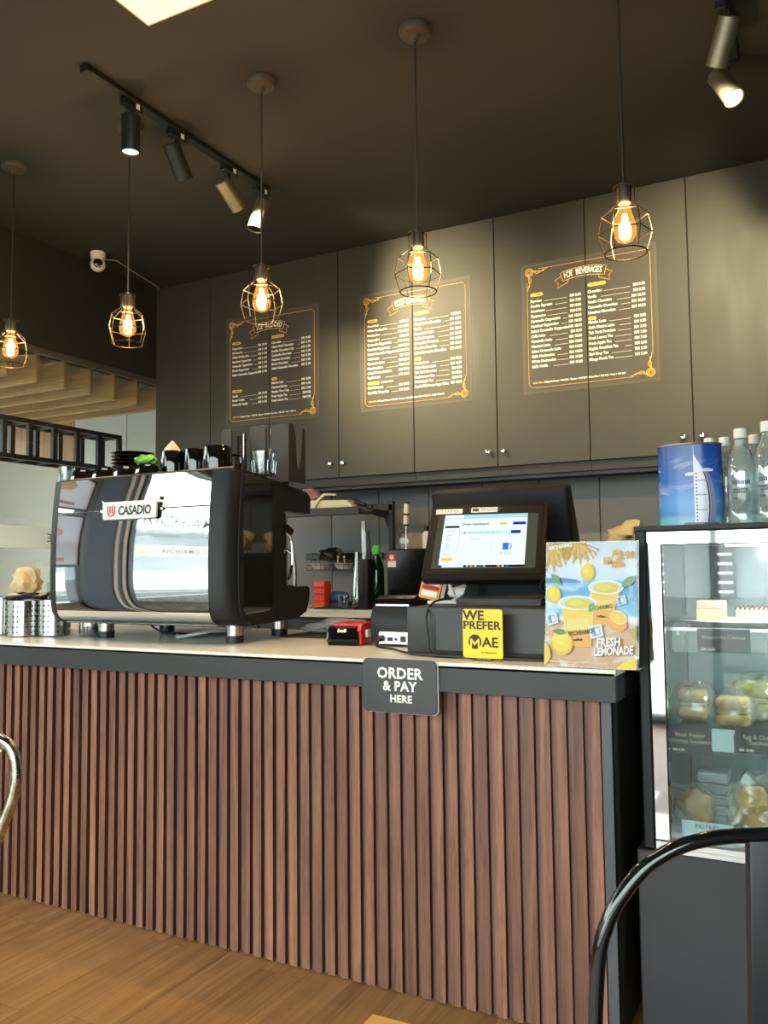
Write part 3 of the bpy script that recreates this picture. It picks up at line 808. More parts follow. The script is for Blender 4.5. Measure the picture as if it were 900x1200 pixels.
t = thing('worktop', 'speckled counter worktop with white rim and charcoal front band', 'worktop', (-2.0, 2.5, 0.83))
obj('slab', B(-3.58, -0.456, 2.062, 2.95, 0.884, 0.8995, 0.001, 1), 'worktop', t)
obj('rim', B(-3.58, -0.455, 2.0595, 2.0625, 0.8915, 0.9003), 'edge', t)
obj('front_band', B(-3.58, -0.457, 2.062, 2.08, 0.822, 0.8915, 0.001, 1), 'band', t)
obj('end_band', B(-0.475, -0.457, 2.0805, 2.95, 0.822, 0.884, 0.001, 1), 'band', t)
obj('underlay', B(-3.58, -0.476, 2.081, 2.95, 0.832, 0.8835), 'carcass', t)
WT = 0.8997

t = thing('order_sign', 'charcoal rounded sign reading order and pay here on the counter front', 'sign', (-1.03, 2.052, 0.76))
bm = bmesh.new(); prism(bm, [(-1.0305+a, 0.8325+b) for a, b in rrect(0.222, 0.144, 0.016)], 'Y', 2.050, 2.058, 0.0008, 1)
obj('plate', bm, 'signface', t)
bm = bmesh.new(); prism(bm, [(-1.029+a, 0.832+b) for a, b in rrect(0.224, 0.146, 0.017)], 'Y', 2.0555, 2.0590)
obj('white_edge', bm, 'edge', t)
text('ORDER', 0.0405, (-1.029, 2.0494, 0.853), 'lettering', t, align='CENTER', bold=0.0012, space=1.04)
text('& PAY', 0.0365, (-1.029, 2.0494, 0.820), 'lettering', t, align='CENTER', bold=0.0011, space=1.04)
text('HERE', 0.0275, (-1.025, 2.0494, 0.7895), 'lettering', t, align='CENTER', bold=0.0009, space=1.05)

# ================================================================== espresso machine
PX0, PX1 = -2.632, -1.888          # mirrored panel
before = set(sc.objects)
t = thing('espresso_machine', 'big two-group espresso machine with mirrored back panel on the counter', 'coffee machine', (-2.26, 2.58, WT))
prof = [(2.321, 1.500), (2.3135, 1.44), (2.3065, 1.37), (2.301, 1.28), (2.299, 1.19), (2.2995, 1.11), (2.3005, 1.07), (2.3035, 1.03), (2.308, 1.002), (2.316, 0.982), (2.333, 0.966), (2.362, 0.956)]
sp = smooth_path([(0, a, b) for a, b in prof], 4)
bm = bmesh.new()
A = [[bm.verts.new((x, p.y, p.z)) for p in sp] for x in (PX0, (PX0+PX1)/2, PX1)]
for a, b in zip(A, A[1:]):
    for i in range(len(sp)-1): bm.faces.new((a[i], a[i+1], b[i+1], b[i]))
for f in bm.faces: pass
bk = [[bm.verts.new((x, p.y+0.004, p.z)) for p in sp] for x in (PX0, PX1)]
for k in (0, 1):
    a = A[0] if k == 0 else A[2]
    for i in range(len(sp)-1): bm.faces.new((a[i], a[i+1], bk[k][i+1], bk[k][i]))
obj('mirror_panel', bm, 'mirror', t, smooth=60)
bm = bmesh.new(); box(bm, PX0+0.1, PX1-0.02, 2.3005, 2.304, 1.328, 1.331)
obj('panel_seam', B(PX1-0.215, PX1-0.005, 2.2985, 2.306, 1.374, 1.377), 'blackplastic', t); bm.free()
obj('panel_seam', B(PX0+0.005, PX0+0.205, 2.2985, 2.307, 1.374, 1.3762), 'steel', t)
obj('sill_strip', B(PX0, PX1, 2.352, 2.40, 0.952, 0.966, 0.003, 1), 'steel', t)
# side cheeks: C-shaped outline with an open bay at the rear, front edge rounded
def cheek(xin, xout):
    s = 1 if xout > xin else -1
    out = [(p.y+0.002, p.z+0.004) for p in sp]
    outline = out + [(2.41, 0.952), (2.62, 0.958), (2.74, 0.966), (2.79, 0.985), (2.812, 1.03), (2.815, 1.075), (2.80, 1.083), (2.645, 1.083), (2.638, 1.09), (2.638, 1.362), (2.645, 1.370), (2.822, 1.370), (2.825, 1.43), (2.80, 1.452), (2.60, 1.478), (2.40, 1.502)]
    bm = bmesh.new()
    n = len(outline); nf = len(out)
    lay = []
    for k in range(6):
        a = k/5*math.pi/2
        x = xin + s*0.078*math.sin(a); dy = 0.062*(1-math.cos(a)); 
        lay.append([bm.verts.new((x, (y+dy if i < nf else max(y, out[-1][0]+dy) if i == nf else max(y, out[0][0]+dy) if i == n-1 else y), z)) for i, (y, z) in enumerate(outline)])
    lay.append([bm.verts.new((xout, v.co.y, v.co.z)) for v in lay[-1]])
    for a, b in zip(lay, lay[1:]):
        for i in range(n):
            j = (i+1) % n
            bm.faces.new((a[i], a[j], b[j], b[i]))
    from mathutils.geometry import tessellate_polygon
    tri = tessellate_polygon([[Vector((y, z, 0)) for y, z in outline]])
    for L_ in (lay[0], lay[-1]):
        for a, b, c in tri: bm.faces.new((L_[a], L_[b], L_[c]))
    return bm
obj('side_cheek', cheek(PX1, PX1+0.084), 'blackplastic', t, smooth=30)
obj('side_cheek', cheek(PX0, PX0-0.084), 'blackplastic', t, smooth=30)
XS = PX1 + 0.084
bm = bmesh.new(); prism(bm, [(2.385, 1.01), (2.40, 0.996), (2.545, 1.003), (2.556, 1.015), (2.556, 1.474), (2.385, 1.488)], 'X', XS-0.004, XS+0.0025, 0.0008, 1)
gl = obj('side_window', bm, 'smoke', t, smooth=0)
bm = bmesh.new(); tube(bm, [(XS+0.002, 2.385, 1.4885), (XS+0.002, 2.556, 1.4755)], 0.0018, 6)
obj('window_trim', bm, 'steel', gl)
bm = bmesh.new(); tube(bm, [(XS+0.002, 2.399, 0.9955), (XS+0.002, 2.546, 1.0025)], 0.0016, 6)
obj('window_trim', bm, 'steel', gl)
obj('cheek_joint', B(XS-0.002, XS+0.001, 2.5605, 2.563, 0.962, 1.478), 'blackgloss', t)
obj('core_body', B(PX0, PX1, 2.345, 2.60, 0.958, 1.495), 'blackmatte', t)
obj('top_hood', B(PX0, PX1, 2.60, 2.815, 1.372, 1.45, 0.008), 'blackplastic', t)
obj('hood_underside', B(PX0, XS-0.004, 2.63, 2.82, 1.362, 1.371), 'steel', t)
obj('drip_tray', B(PX0, PX1, 2.60, 2.805, 0.965, 1.070, 0.006), 'blackplastic', t)
gr = obj('drip_grille', B(PX0, XS-0.006, 2.615, 2.80, 1.072, 1.080), 'steel', t)
for k in range(22):
    x = PX0 + 0.02 + k*0.0345
    obj('bar', B(x, x+0.02, 2.63, 2.79, 1.0795, 1.087), 'steel', gr)
for gx in (-2.42, -2.09):
    bm = bmesh.new(); lathe(bm, [(0, 0), (0.036, 0), (0.04, 0.01), (0.04, 0.06), (0.033, 0.075), (0, 0.075)], (gx, 2.67, 1.295), 20)
    g = obj('group_head', bm, 'chrome', t)
    bm = bmesh.new(); cyl(bm, (gx, 2.67, 1.275), (gx, 2.67, 1.293), 0.038); cyl(bm, (gx, 2.70, 1.284), (gx+0.02, 2.80, 1.27), 0.012, 0.015)
    obj('portafilter', bm, 'blackplastic', g)
bm = bmesh.new(); tube(bm, smooth_path([(-1.845, 2.70, 1.37), (-1.842, 2.705, 1.30), (-1.835, 2.73, 1.27), (-1.832, 2.735, 1.18), (-1.838, 2.718, 1.11)], 5), 0.0055, 8)
w = obj('steam_wand', bm, 'chrome', t)
bm = bmesh.new(); cyl(bm, (-1.84, 2.70, 1.31), (-1.84, 2.735, 1.295), 0.016); cyl(bm, (-1.84, 2.66, 1.245), (-1.84, 2.66, 1.315), 0.018)
obj('wand_joint', bm, 'blackplastic', w)
for fx, fy in ((-1.875, 2.432), (-2.50, 2.432), (-1.92, 2.775), (-2.50, 2.775)):
    for _ in (0,):
        bm = bmesh.new(); cyl(bm, (fx, fy, 0.917), (fx, fy, 0.966), 0.030, 0.031, 20); f = obj('foot', bm, 'steel', t)
        bm = bmesh.new(); cyl(bm, (fx, fy, WT-0.0088), (fx, fy, 0.917), 0.031, 0.032, 20); obj('rubber_pad', bm, 'black', f)
# badge
bm = bmesh.new(); prism(bm, [(-2.247+a, 1.372+b) for a, b in rrect(0.262, 0.066, 0.010)], 'Y', 2.288, 2.298, 0.002, 2)
bd = obj('badge', bm, 'white', t)
text('CASADIO', 0.046, (-2.300, 2.2872, 1.356), 'blackprint', bd, bold=0.0011, shear=0.08, sx=0.86, space=0.92)
bm = bmesh.new()
for k in range(4):
    x = -2.350 + 0.0115*k
    tube(bm, [(x, 2.287, 1.390), (x, 2.287, 1.366 - 0.004*(k in (1, 2)))], 0.0026, 6)
tube(bm, smooth_path([(-2.350, 2.287, 1.368), (-2.345, 2.287, 1.357), (-2.3327, 2.287, 1.3535), (-2.321, 2.287, 1.357), (-2.3155, 2.287, 1.368)], 4), 0.0026, 6)
obj('emblem', bm, flatcol('badge_red', (206, 40, 44)), bd)
for x, z in ((-2.395, 1.372), (-2.100, 1.372), (-2.385, 1.405), (-2.112, 1.412)):
    bm = bmesh.new(); lathe(bm, [(0, 0.008), (0.006, 0.006), (0.008, 0), (0, 0)], seg=14, mtx=Matrix.Translation((x, 2.304, z)) @ Matrix.Rotation(R(90), 4, 'X'))
    obj('screw_cap', bm, 'chrome', t)
# top deck rim
bm = bmesh.new()
box(bm, PX0-0.03, PX1+0.07, 2.35, 2.362, 1.494, 1.512, 0.003, 1); obj('deck_rail', bm, 'black', t)
TOP = 1.497
# ---- what stands on the machine
def black_cup(x, y, r, h, lab):
    t = thing('cup', lab, 'cup', (x, y, TOP), group='black cups on the coffee machine')
    bm = bmesh.new(); lathe(bm, [(0, 0.004), (r*0.80, 0.004), (r*0.84, 0), (r*0.9, 0.0), (r*0.98, 0.02), (r, h*0.5), (r*0.98, h-0.006), (r*0.95, h), (r*0.90, h-0.002), (r*0.9, 0.012), (0, 0.010)], (x, y, TOP), 28)
    obj('body', bm, 'cup', t)
    bm = bmesh.new(); tube(bm, smooth_path([(x+0.6*r, y+0.78*r, TOP+h*0.75), (x+0.9*r, y+1.25*r, TOP+h*0.72), (x+0.9*r, y+1.25*r, TOP+h*0.35), (x+0.6*r, y+0.78*r, TOP+h*0.3)], 5), 0.005, 8)
    obj('handle', bm, 'cup', t)
black_cup(-2.222, 2.50, 0.052, 0.112, 'glossy black cup nearest the stacked saucers on the machine')
black_cup(-2.117, 2.505, 0.046, 0.114, 'glossy black cup in the middle of the three standing upright')
black_cup(-2.010, 2.50, 0.056, 0.116, 'widest glossy black cup by the machine corner')
labs = ['first upturned black espresso cup from the mirror end of the machine', 'second upturned black espresso cup from the mirror end of the machine', 'third upturned black espresso cup from the mirror end, below the lime cloth', 'fourth upturned black espresso cup, next to the upright cups']
for k, x in enumerate((-2.607, -2.490, -2.378, -2.268)):
    t = thing('espresso_cup', labs[k], 'cup', (x, 2.405, TOP), group='upturned espresso cups on the machine')
    bm = bmesh.new(); lathe(bm, [(0.047, 0), (0.049, 0.004), (0.047, 0.02), (0.042, 0.04), (0.037, 0.052), (0.030, 0.056), (0.026, 0.052), (0, 0.052)], (x, 2.405, TOP), 12)
    obj('body', bm, 'cup', t, smooth=20)
    bm = bmesh.new()
    for a in (-110, -65): bmesh.ops.create_icosphere(bm, subdivisions=1, radius=0.003, matrix=Matrix.Translation((x+0.047*math.cos(R(a)), 2.405+0.047*math.sin(R(a)), TOP+0.014)))
    obj('dot_print', bm, 'lettering', t)
for k in range(6):
    bm = bmesh.new(); lathe(bm, [(0, 0), (0.05, 0), (0.085, 0.008), (0.088, 0.0115), (0.082, 0.0125), (0.05, 0.004), (0, 0.004)], (-2.515, 2.58, TOP+0.052+0.0145*k), 32)
    o = obj('saucer', bm, 'cup'); o.location.z = 0
    tag(o, ['lowest black saucer of the stack on the machine', 'second black saucer up in the stack on the machine', 'third black saucer up in the stack on the machine', 'fourth black saucer up in the stack on the machine', 'fifth black saucer up in the stack on the machine', 'topmost black saucer of the stack on the machine'][k], 'saucer', 'stacked black saucers')
t = thing('saucer_stand', 'low black tray carrying the stacked saucers on the machine', 'tray', (-2.515, 2.58, TOP))
bm = bmesh.new(); lathe(bm, [(0, 0), (0.075, 0), (0.075, 0.051), (0, 0.051)], (-2.515, 2.58, TOP), 24); obj('body', bm, 'black', t)
def cloth(name, c, s, m, lab, seed, cat='cloth', fl=0.6):
    bm = bmesh.new(); lump(bm, c, s, 0.28, 3, seed, flat=s[2]*fl); return tag(obj(name, bm, m, smooth=60), lab, cat)
cloth('folded_cloth', (-2.35, 2.485, TOP+0.085), (0.05, 0.03, 0.022), 'lime', 'lime green cloth draped before the black saucers', 3)
cloth('folded_cloth', (-2.23, 2.575, TOP+0.075), (0.06, 0.03, 0.03), 'tealcloth', 'darker green cloth end behind the upturned cups', 5)
bm = bmesh.new(); lathe(bm, [(0, 0), (0.05, 0), (0.048, 0.14), (0.036, 0.175), (0.004, 0.212), (0, 0.212)], (-2.39, 2.68, TOP-0.02), 6)
tag(obj('paper_cone', bm, 'kraftshade', smooth=0), 'pointed grey paper packet rising behind the black cups', 'packet')
def tumbler(name, x, y, z, r, h, lab, grp=None, ribs=0):
    bm = bmesh.new(); lathe(bm, [(0, 0.0), (r*0.82, 0.0), (r*0.85, 0.004), (r, h), (r*0.94, h), (r*0.80, 0.010), (0, 0.008)], (x, y, z), 20)
    t = thing(name, lab, 'glass', (x, y, z), group=grp)
    obj('body', bm, 'clear', t)
    bm = bmesh.new()
    for k in range(10):
        a = k*math.pi/5
        tube(bm, [(x+r*0.86*math.cos(a), y+r*0.86*math.sin(a), z+0.008), (x+r*0.94*math.cos(a), y+r*0.94*math.sin(a), z+h*0.62)], 0.0022, 5)
    obj('ribs', bm, 'clear', t, kind='stuff')
tumbler('drinking_glass', -1.790, 2.49, TOP-0.008, 0.047, 0.086, 'clear ribbed drinking glass at the machine corner')
tumbler('drinking_glass', -2.692, 2.40, TOP, 0.034, 0.072, 'clear glass behind the far front corner of the machine')
# dark utensil boards behind
t = thing('lid_holder', 'tall black slotted lid organiser at the rear of the machine', 'organiser', (-1.83, 2.70, 1.47))
bm = bmesh.new(); prism(bm, [(-1.852, 1.479), (-1.77, 1.479), (-1.77, 1.69), (-1.776, 1.70), (-1.846, 1.70), (-1.852, 1.69)], 'Y', 2.62, 2.628); obj('front_board', bm, 'blackmatte', t)
bm = bmesh.new(); prism(bm, [(2.628, 1.479), (2.735, 1.479), (2.735, 1.685), (2.728, 1.692), (2.716, 1.692), (2.708, 1.60), (2.70, 1.535), (2.685, 1.53), (2.676, 1.56), (2.668, 1.66), (2.655, 1.70), (2.628, 1.70)], 'X', -1.776, -1.770); obj('side_board', bm, 'blackmatte', t)
bm = bmesh.new(); prism(bm, [(2.628, 1.479), (2.735, 1.479), (2.735, 1.685), (2.716, 1.69), (2.70, 1.535), (2.685, 1.53), (2.668, 1.66), (2.628, 1.70)], 'X', -1.852, -1.846); obj('side_board', bm, 'blackmatte', t)
for k in range(5):
    obj('lid', B(-1.845, -1.777, 2.655, 2.68, 1.532+0.021*k, 1.540+0.021*k, 0.002, 1), 'white', t)
for x0, x1, z1, y, lab in ((-2.105, -2.055, 1.705, 2.64, 'narrow black upright utensil paddle behind the cups'), (-1.995, -1.918, 1.715, 2.68, 'broad rounded black paddle beside the brush')):
    bm = bmesh.new(); prism(bm, [((x0+x1)/2+a, (1.46+z1)/2+b) for a, b in rrect(x1-x0, z1-1.46, 0.012)], 'Y', y, y+0.012, 0.002, 1)
    tag(obj('utensil_paddle', bm, 'blackmatte'), lab, 'paddle')
t = thing('brush', 'black bristle brush standing between the two paddles', 'brush', (-2.03, 2.66, 1.47))
obj('handle', B(-2.052, -2.036, 2.655, 2.67, 1.46, 1.685, 0.003, 1), 'black', t)
bm = bmesh.new()
for k in range(26):
    for j in range(3): cyl(bm, (-2.037, 2.655+0.006*j, 1.475+0.008*k), (-2.007, 2.653+0.007*j, 1.475+0.008*k), 0.0016, seg=4)
obj('bristles', bm, 'black', t, smooth=0, kind='stuff')
obj('edge_strip', B(-2.006, -2.0025, 2.653, 2.672, 1.472, 1.682), 'steel', t)
t = thing('pepper_bottle', 'black bottle with a white cap behind the ribbed glass', 'bottle', (-1.915, 2.73, 1.47))
bm = bmesh.new(); lathe(bm, [(0, 0), (0.027, 0), (0.028, 0.16), (0.022, 0.205), (0.018, 0.215), (0, 0.215)], (-1.905, 2.735, 1.46), 20); obj('body', bm, 'black', t)
bm = bmesh.new(); lathe(bm, [(0, 0.215), (0.024, 0.215), (0.024, 0.24), (0, 0.24)], (-1.905, 2.735, 1.465), 20); obj('cap', bm, 'white', t)
bm = bmesh.new(); prism(bm, [(-1.905+0.014*math.cos(a*math.pi/8), 1.60+0.03*math.sin(a*math.pi/8)) for a in range(16)], 'Y', 2.704, 2.7075); obj('label_print', bm, 'white', t)

def nearer(o, k):
    """bring a thing towards the room's front, a touch smaller"""
    e = Vector((0, 0, 1.15))
    o.location = e + (o.location - e)*k; o.scale = (k, k, k)
for o in sc.objects:
    if o not in before and o.parent is None: nearer(o, 0.965)
# ================================================================== steel holders, left end
def holder(x, y, r, h, lab, cols=5, rows=6):
    t = thing('cutlery_holder', lab, 'cutlery holder', (x, y, WT), group='perforated steel cutlery holders')
    bm = bmesh.new(); lathe(bm, [(0, 0.002), (r*0.97, 0.002), (r, 0.004), (r, h-0.002), (r+0.0015, h), (r-0.003, h), (r-0.003, 0.006), (0, 0.006)], (x, y, WT), 36)
    obj('body', bm, 'steel', t)
    bm = bmesh.new()
    for c in range(14):
        a = -0.2 + c*2*math.pi/14 + (0.16 if c % 2 else 0)
        d = Vector((math.cos(a), math.sin(a), 0))
        for k in range(rows):
            p = Vector((x, y, WT + 0.018 + k*(h-0.04)/(rows-1))) + d*(r-0.001)
            cyl(bm, p, p + d*0.0018, 0.0036, seg=8)
    obj('holes', bm, 'blackprint', t, smooth=0, kind='stuff')
    return t
holder(-2.965, 2.325, 0.070, 0.150, 'perforated steel cutlery holder cut by the picture edge', rows=5)
holder(-2.797, 2.292, 0.0585, 0.140, 'perforated steel cutlery holder, second from the picture edge')
holder(-2.692, 2.348, 0.0600, 0.142, 'perforated steel cutlery holder tucked against the machine corner')
holder(-2.53, 2.385, 0.045, 0.058, 'short perforated steel holder pushed under the coffee machine', rows=3)
for k, (x, y, dx, dy, l) in enumerate([(-2.83, 2.29, 0.06, 0.01, 0.12), (-2.80, 2.32, -0.06, 0.02, 0.11), (-2.77, 2.27, 0.05, -0.02, 0.13), (-2.71, 2.345, 0.05, 0.01, 0.11), (-2.69, 2.36, -0.05, 0.02, 0.12)]):
    t = thing('black_spoon', ('black spoon lying over the second holder towards the machine', 'black spoon behind it pointing to the picture edge', 'front black spoon across the second steel holder', 'black spoon over the holder tucked at the machine', 'rear black spoon over the holder tucked at the machine')[k], 'spoon', (x, y, WT+0.14), group='black spoons over the steel holders')
    bm = bmesh.new(); tube(bm, [(x-dx, y-dy, WT+0.150), (x, y, WT+0.156+0.003*k), (x+dx, y+dy, WT+0.162)], 0.004, 6)
    obj('shaft', bm, 'blackplastic', t)
    bm = bmesh.new(); bmesh.ops.create_uvsphere(bm, u_segments=12, v_segments=8, radius=1, matrix=Matrix.Translation((x+dx*1.3, y+dy*1.3, WT+0.165)) @ Matrix.Diagonal((0.024, 0.014, 0.005, 1)))
    obj('bowl', bm, 'blackplastic', t)
bm = bmesh.new(); box(bm, -3.06, -2.86, 2.42, 2.58, WT+0.151, WT+0.160, 0.003, 1); tag(obj('wooden_board', bm, 'kraft'), 'thin pale board under the crumpled bag by the holders', 'board')
t = thing('jar_stand', 'dark block holding up the board and bag behind the holders', 'block', (-2.96, 2.50, WT)); obj('body', B(-3.05, -2.87, 2.43, 2.57, WT, WT+0.150, 0.004, 1), 'blackplastic', t)
cloth('paper_bag', (-3.04, 2.50, WT+0.207), (0.072, 0.055, 0.062), 'kraft', 'crumpled tan paper bag behind the steel holders', 11, 'bag', 0.75)
t = thing('lidded_jar', 'clear jar with a grey lid behind the steel holders', 'jar', (-2.83, 2.47, WT))
bm = bmesh.new(); lathe(bm, [(0, 0), (0.032, 0), (0.034, 0.14), (0.028, 0.155), (0.028, 0.175), (0, 0.175)], (-2.83, 2.47, WT), 20); obj('body', bm, 'clear', t)
bm = bmesh.new(); lathe(bm, [(0, 0.17), (0.033, 0.17), (0.033, 0.205), (0.03, 0.208), (0, 0.208)], (-2.83, 2.47, WT), 20); obj('lid', bm, 'jarlid', t)
# cables under the machine
bm = bmesh.new(); tube(bm, smooth_path([(-2.20, 2.50, WT+0.006), (-2.12, 2.42, WT+0.006), (-2.03, 2.42, WT+0.02), (-1.98, 2.48, WT+0.03), (-1.93, 2.6, WT+0.03)], 6), 0.006, 8)
tag(obj('power_cable', bm, 'greycable'), 'pale grey cable looping under the coffee machine', 'cable')
bm = bmesh.new(); tube(bm, smooth_path([(-2.30, 2.45, 0.952), (-2.24, 2.46, WT+0.02), (-2.16, 2.55, WT+0.006), (-2.05, 2.62, WT+0.006)], 6), 0.004, 8)
tag(obj('power_cable', bm, 'cable'), 'thin black cable hanging under the coffee machine', 'cable')

# ================================================================== till area
bm = bmesh.new(); box(bm, -1.80, -1.58, 2.60, 2.80, WT, WT+0.006, 0.002, 1)
tag(obj('rubber_mat', bm, 'blackmatte'), 'flat black tamping mat by the machine rear foot', 'mat')
bm = bmesh.new()
lump(bm, (-1.64, 2.77, WT+0.036), (0.075, 0.05, 0.03), 0.25, 3, 21, 0.028); lump(bm, (-1.72, 2.735, WT+0.026), (0.06, 0.03, 0.018), 0.25, 3, 22, 0.017)
box(bm, -1.69, -1.53, 2.74, 2.80, WT+0.008, WT+0.06, 0.018, 3, Matrix.Rotation(0, 4, 'Z'))
tag(obj('cleaning_cloth', bm, 'greycloth', smooth=60), 'rolled grey cleaning cloth behind the red card reader', 'cloth')
t = thing('card_reader', 'black and red card terminal lying before the printer', 'card reader', (-1.405, 2.44, WT), rotz=R(8))
bm = bmesh.new(); prism(bm, [(-0.045, 0.0), (0.045, 0.0), (0.05, 0.012), (0.042, 0.052), (0.030, 0.062), (-0.03, 0.062), (-0.055, 0.045), (-0.062, 0.02)], 'X', -0.062, 0.05, 0.004, 2)
obj('body', bm, 'blackgloss', t, local=True)
bm = bmesh.new(); prism(bm, [(-0.045, 0.004), (0.06, 0.004), (0.085, 0.03), (0.08, 0.062), (0.02, 0.072), (-0.035, 0.070), (-0.052, 0.05)], 'X', 0.043, 0.058, 0.003, 2)
box(bm, -0.045, 0.05, -0.03, 0.085, 0.0595, 0.071, 0.004, 2)
obj('red_shell', bm, 'red', t, local=True)
text('hoii', 0.017, (-0.022, -0.0585, 0.044), 'lettering', t, rot=(62, 0, 0), bold=0.0008, sx=1.2, local=True)
obj('paper_slip', B(0.058, 0.066, -0.01, 0.03, 0.025, 0.05), 'paper', t, local=True)
# receipt printer
t = thing('receipt_printer', 'black receipt printer with its pale port panel facing out', 'printer', (-1.235, 2.50, WT))
bm = bmesh.new(); prism(bm, [(2.425, WT+0.012), (2.60, WT+0.012), (2.60, WT+0.125), (2.585, WT+0.138), (2.47, WT+0.142), (2.435, WT+0.125), (2.418, WT+0.09), (2.418, WT+0.05)], 'X', -1.318, -1.172, 0.004, 2)
obj('body', bm, 'blackplastic', t)
bm = bmesh.new(); prism(bm, [(2.44, WT+0.132), (2.475, WT+0.143), (2.59, WT+0.139), (2.58, WT+0.158), (2.48, WT+0.162), (2.45, WT+0.15)], 'X', -1.315, -1.175, 0.003, 2)
obj('cover', bm, 'blackgloss', t)
obj('cover_hinge', B(-1.305, -1.185, 2.4335, 2.442, WT+0.128, WT+0.134), 'steel', t)
pp = obj('port_panel', B(-1.285, -1.178, 2.412, 2.42, WT+0.006, WT+0.046, 0.003, 1), 'alu', t)
for x0, x1, z0, z1 in ((-1.252, -1.232, 0.018, 0.030), (-1.205, -1.186, 0.016, 0.034), (-1.226, -1.216, 0.020, 0.028)):
    obj('port', B(x0, x1, 2.4105, 2.4125, WT+z0, WT+z1), 'blackprint', pp)
bm = bmesh.new(); cyl(bm, (-1.272, 2.40, WT+0.026), (-1.272, 2.415, WT+0.026), 0.010); obj('plug', bm, 'cable', pp)
for x in (-1.30, -1.19): obj('foot', B(x-0.012, x+0.012, 2.43, 2.59, WT, WT+0.013), 'blackmatte', t)
# cash drawer
t = thing('cash_drawer', 'dark grey cash drawer carrying the till screen', 'cash drawer', (-0.87, 2.39, WT))
obj('case', B(-1.078, -0.655, 2.200, 2.60, WT+0.004, WT+0.138, 0.003, 2), 'greyplastic', t)
obj('front_plate', B(-0.985, -0.657, 2.193, 2.201, WT+0.016, WT+0.124, 0.002, 1), 'greyplastic', t)
for x in (-1.06, -0.68):
    for y in (2.22, 2.58): obj('foot', B(x-0.012, x+0.012, y-0.012, y+0.012, WT, WT+0.006), 'black', t)
DT_ = WT + 0.139
# till: stand, main unit, customer screen
t = thing('till', 'black till with a lit screen leaning towards the room', 'till', (-0.86, 2.46, DT_))
bm = bmesh.new(); prism(bm, [(2.34, DT_), (2.59, DT_), (2.58, DT_+0.03), (2.54, DT_+0.075), (2.47, DT_+0.10), (2.40, DT_+0.03), (2.345, DT_+0.018)], 'X', -0.985, -0.72, 0.005, 2)
obj('base', bm, 'greyplastic', t)
bm = bmesh.new(); prism(bm, [(2.50, DT_+0.05), (2.57, DT_+0.05), (2.62, DT_+0.20), (2.60, DT_+0.22), (2.55, DT_+0.17)], 'X', -0.95, -0.78, 0.006, 2)
obj('neck', bm, 'blackplastic', t)
# staff side unit: a deep wedge behind
bm = bmesh.new()
prism(bm, [(2.565, 1.395), (2.60, 1.412), (2.625, 1.410), (2.80, 1.09), (2.775, 1.06), (2.70, 1.06), (2.60, 1.26)], 'X', -1.165, -0.70, 0.014, 3)
bmesh.ops.transform(bm, matrix=Matrix.Translation((0, 0, 1.15)) @ Matrix.Scale(1.045, 4) @ Matrix.Translation((0, 0, -1.15)), verts=bm.verts)
obj('main_unit', bm, 'blackplastic', t)
bm = bmesh.new(); tube(bm, [(-0.722+0.017*math.cos(k*math.pi/8), 2.40, DT_+0.052+0.020*math.sin(k*math.pi/8)) for k in range(16)], 0.006, 8, closed=True); box(bm, -0.745, -0.70, 2.40, 2.43, DT_+0.068, DT_+0.085, 0.004, 2)
obj('scanner_clip', bm, 'bezelblack', t)
# screen, built square-on then leaned back
SM = Matrix.Translation((-0.926, 2.445, 1.234)) @ Matrix.Rotation(R(10.93), 4, 'Z') @ Matrix.Rotation(R(-35.4), 4, 'X')
sr = bpy.data.objects.new('customer_screen', None); C.objects.link(sr); sr.parent = t
sr.matrix_local = Matrix.Translation(-ORG[t.name]) @ SM; ORG[sr.name] = Vector((0, 0, 0))
bm = bmesh.new(); prism(bm, rrect(0.372, 0.298, 0.016), 'Y', 0.0, 0.026, 0.005, 2); obj('bezel', bm, 'bezelblack', sr, local=True)
obj('bezel_glass', B(-0.172, 0.172, -0.0012, 0.001, -0.128, 0.130), 'bezelblack', sr, local=True)
def ui(x0, x1, z0, z1, y, m, nm, par): return obj(nm, B(x0, x1, y-0.0002, y, z0, z1), m, par, local=True, smooth=0)
em = lambda n, c, s=1.0: M.setdefault(n, emit(n, c, s))
em('scr_bars', (74, 74, 62), 1.0); em('scr_white', (222, 236, 255), 1.05); em('scr_top', (160, 214, 240), 1.0); em('scr_blue', (30, 40, 190), 1.0)
em('scr_cyan', (190, 232, 246), 1.0); em('scr_yellow', (240, 190, 80), 1.0); em('scr_dark', (20, 22, 26), 1.0); em('scr_line', (120, 126, 140), 1.0); em('scr_mug', (60, 110, 210), 1.0)
ui(-0.158, 0.158, -0.108, 0.100, -0.0013, 'scr_bars', 'display', sr)
ui(-0.136, 0.126, -0.104, 0.100, -0.0016, 'scr_white', 'screen_page', sr); dp = sr
y = -0.0019
ui(-0.136, 0.126, 0.084, 0.100, y, 'scr_top', 'browser_bar', dp)
ui(-0.135, -0.075, 0.087, 0.099, y-0.0003, 'scr_white', 'browser_tab', dp)
ui(-0.136, 0.126, -0.104, -0.096, y, 'scr_dark', 'task_bar', dp); ui(-0.125, -0.058, -0.104, -0.096, y-0.0003, 'scr_white', 'search_box', dp)
for k in range(8): ui(-0.05+0.013*k+(0.03 if k > 4 else 0), -0.043+0.013*k+(0.03 if k > 4 else 0), -0.1025, -0.0975, y-0.0003, ('scr_top', 'scr_yellow', 'scr_white', 'scr_mug')[k % 4], 'task_icon', dp)
ui(-0.131, -0.085, 0.048, 0.056, y, 'scr_dark', 'menu_tab', dp)
ui(0.082, 0.122, 0.056, 0.067, y, 'scr_blue', 'button', dp); ui(0.040, 0.064, 0.057, 0.067, y, 'scr_yellow', 'button', dp)
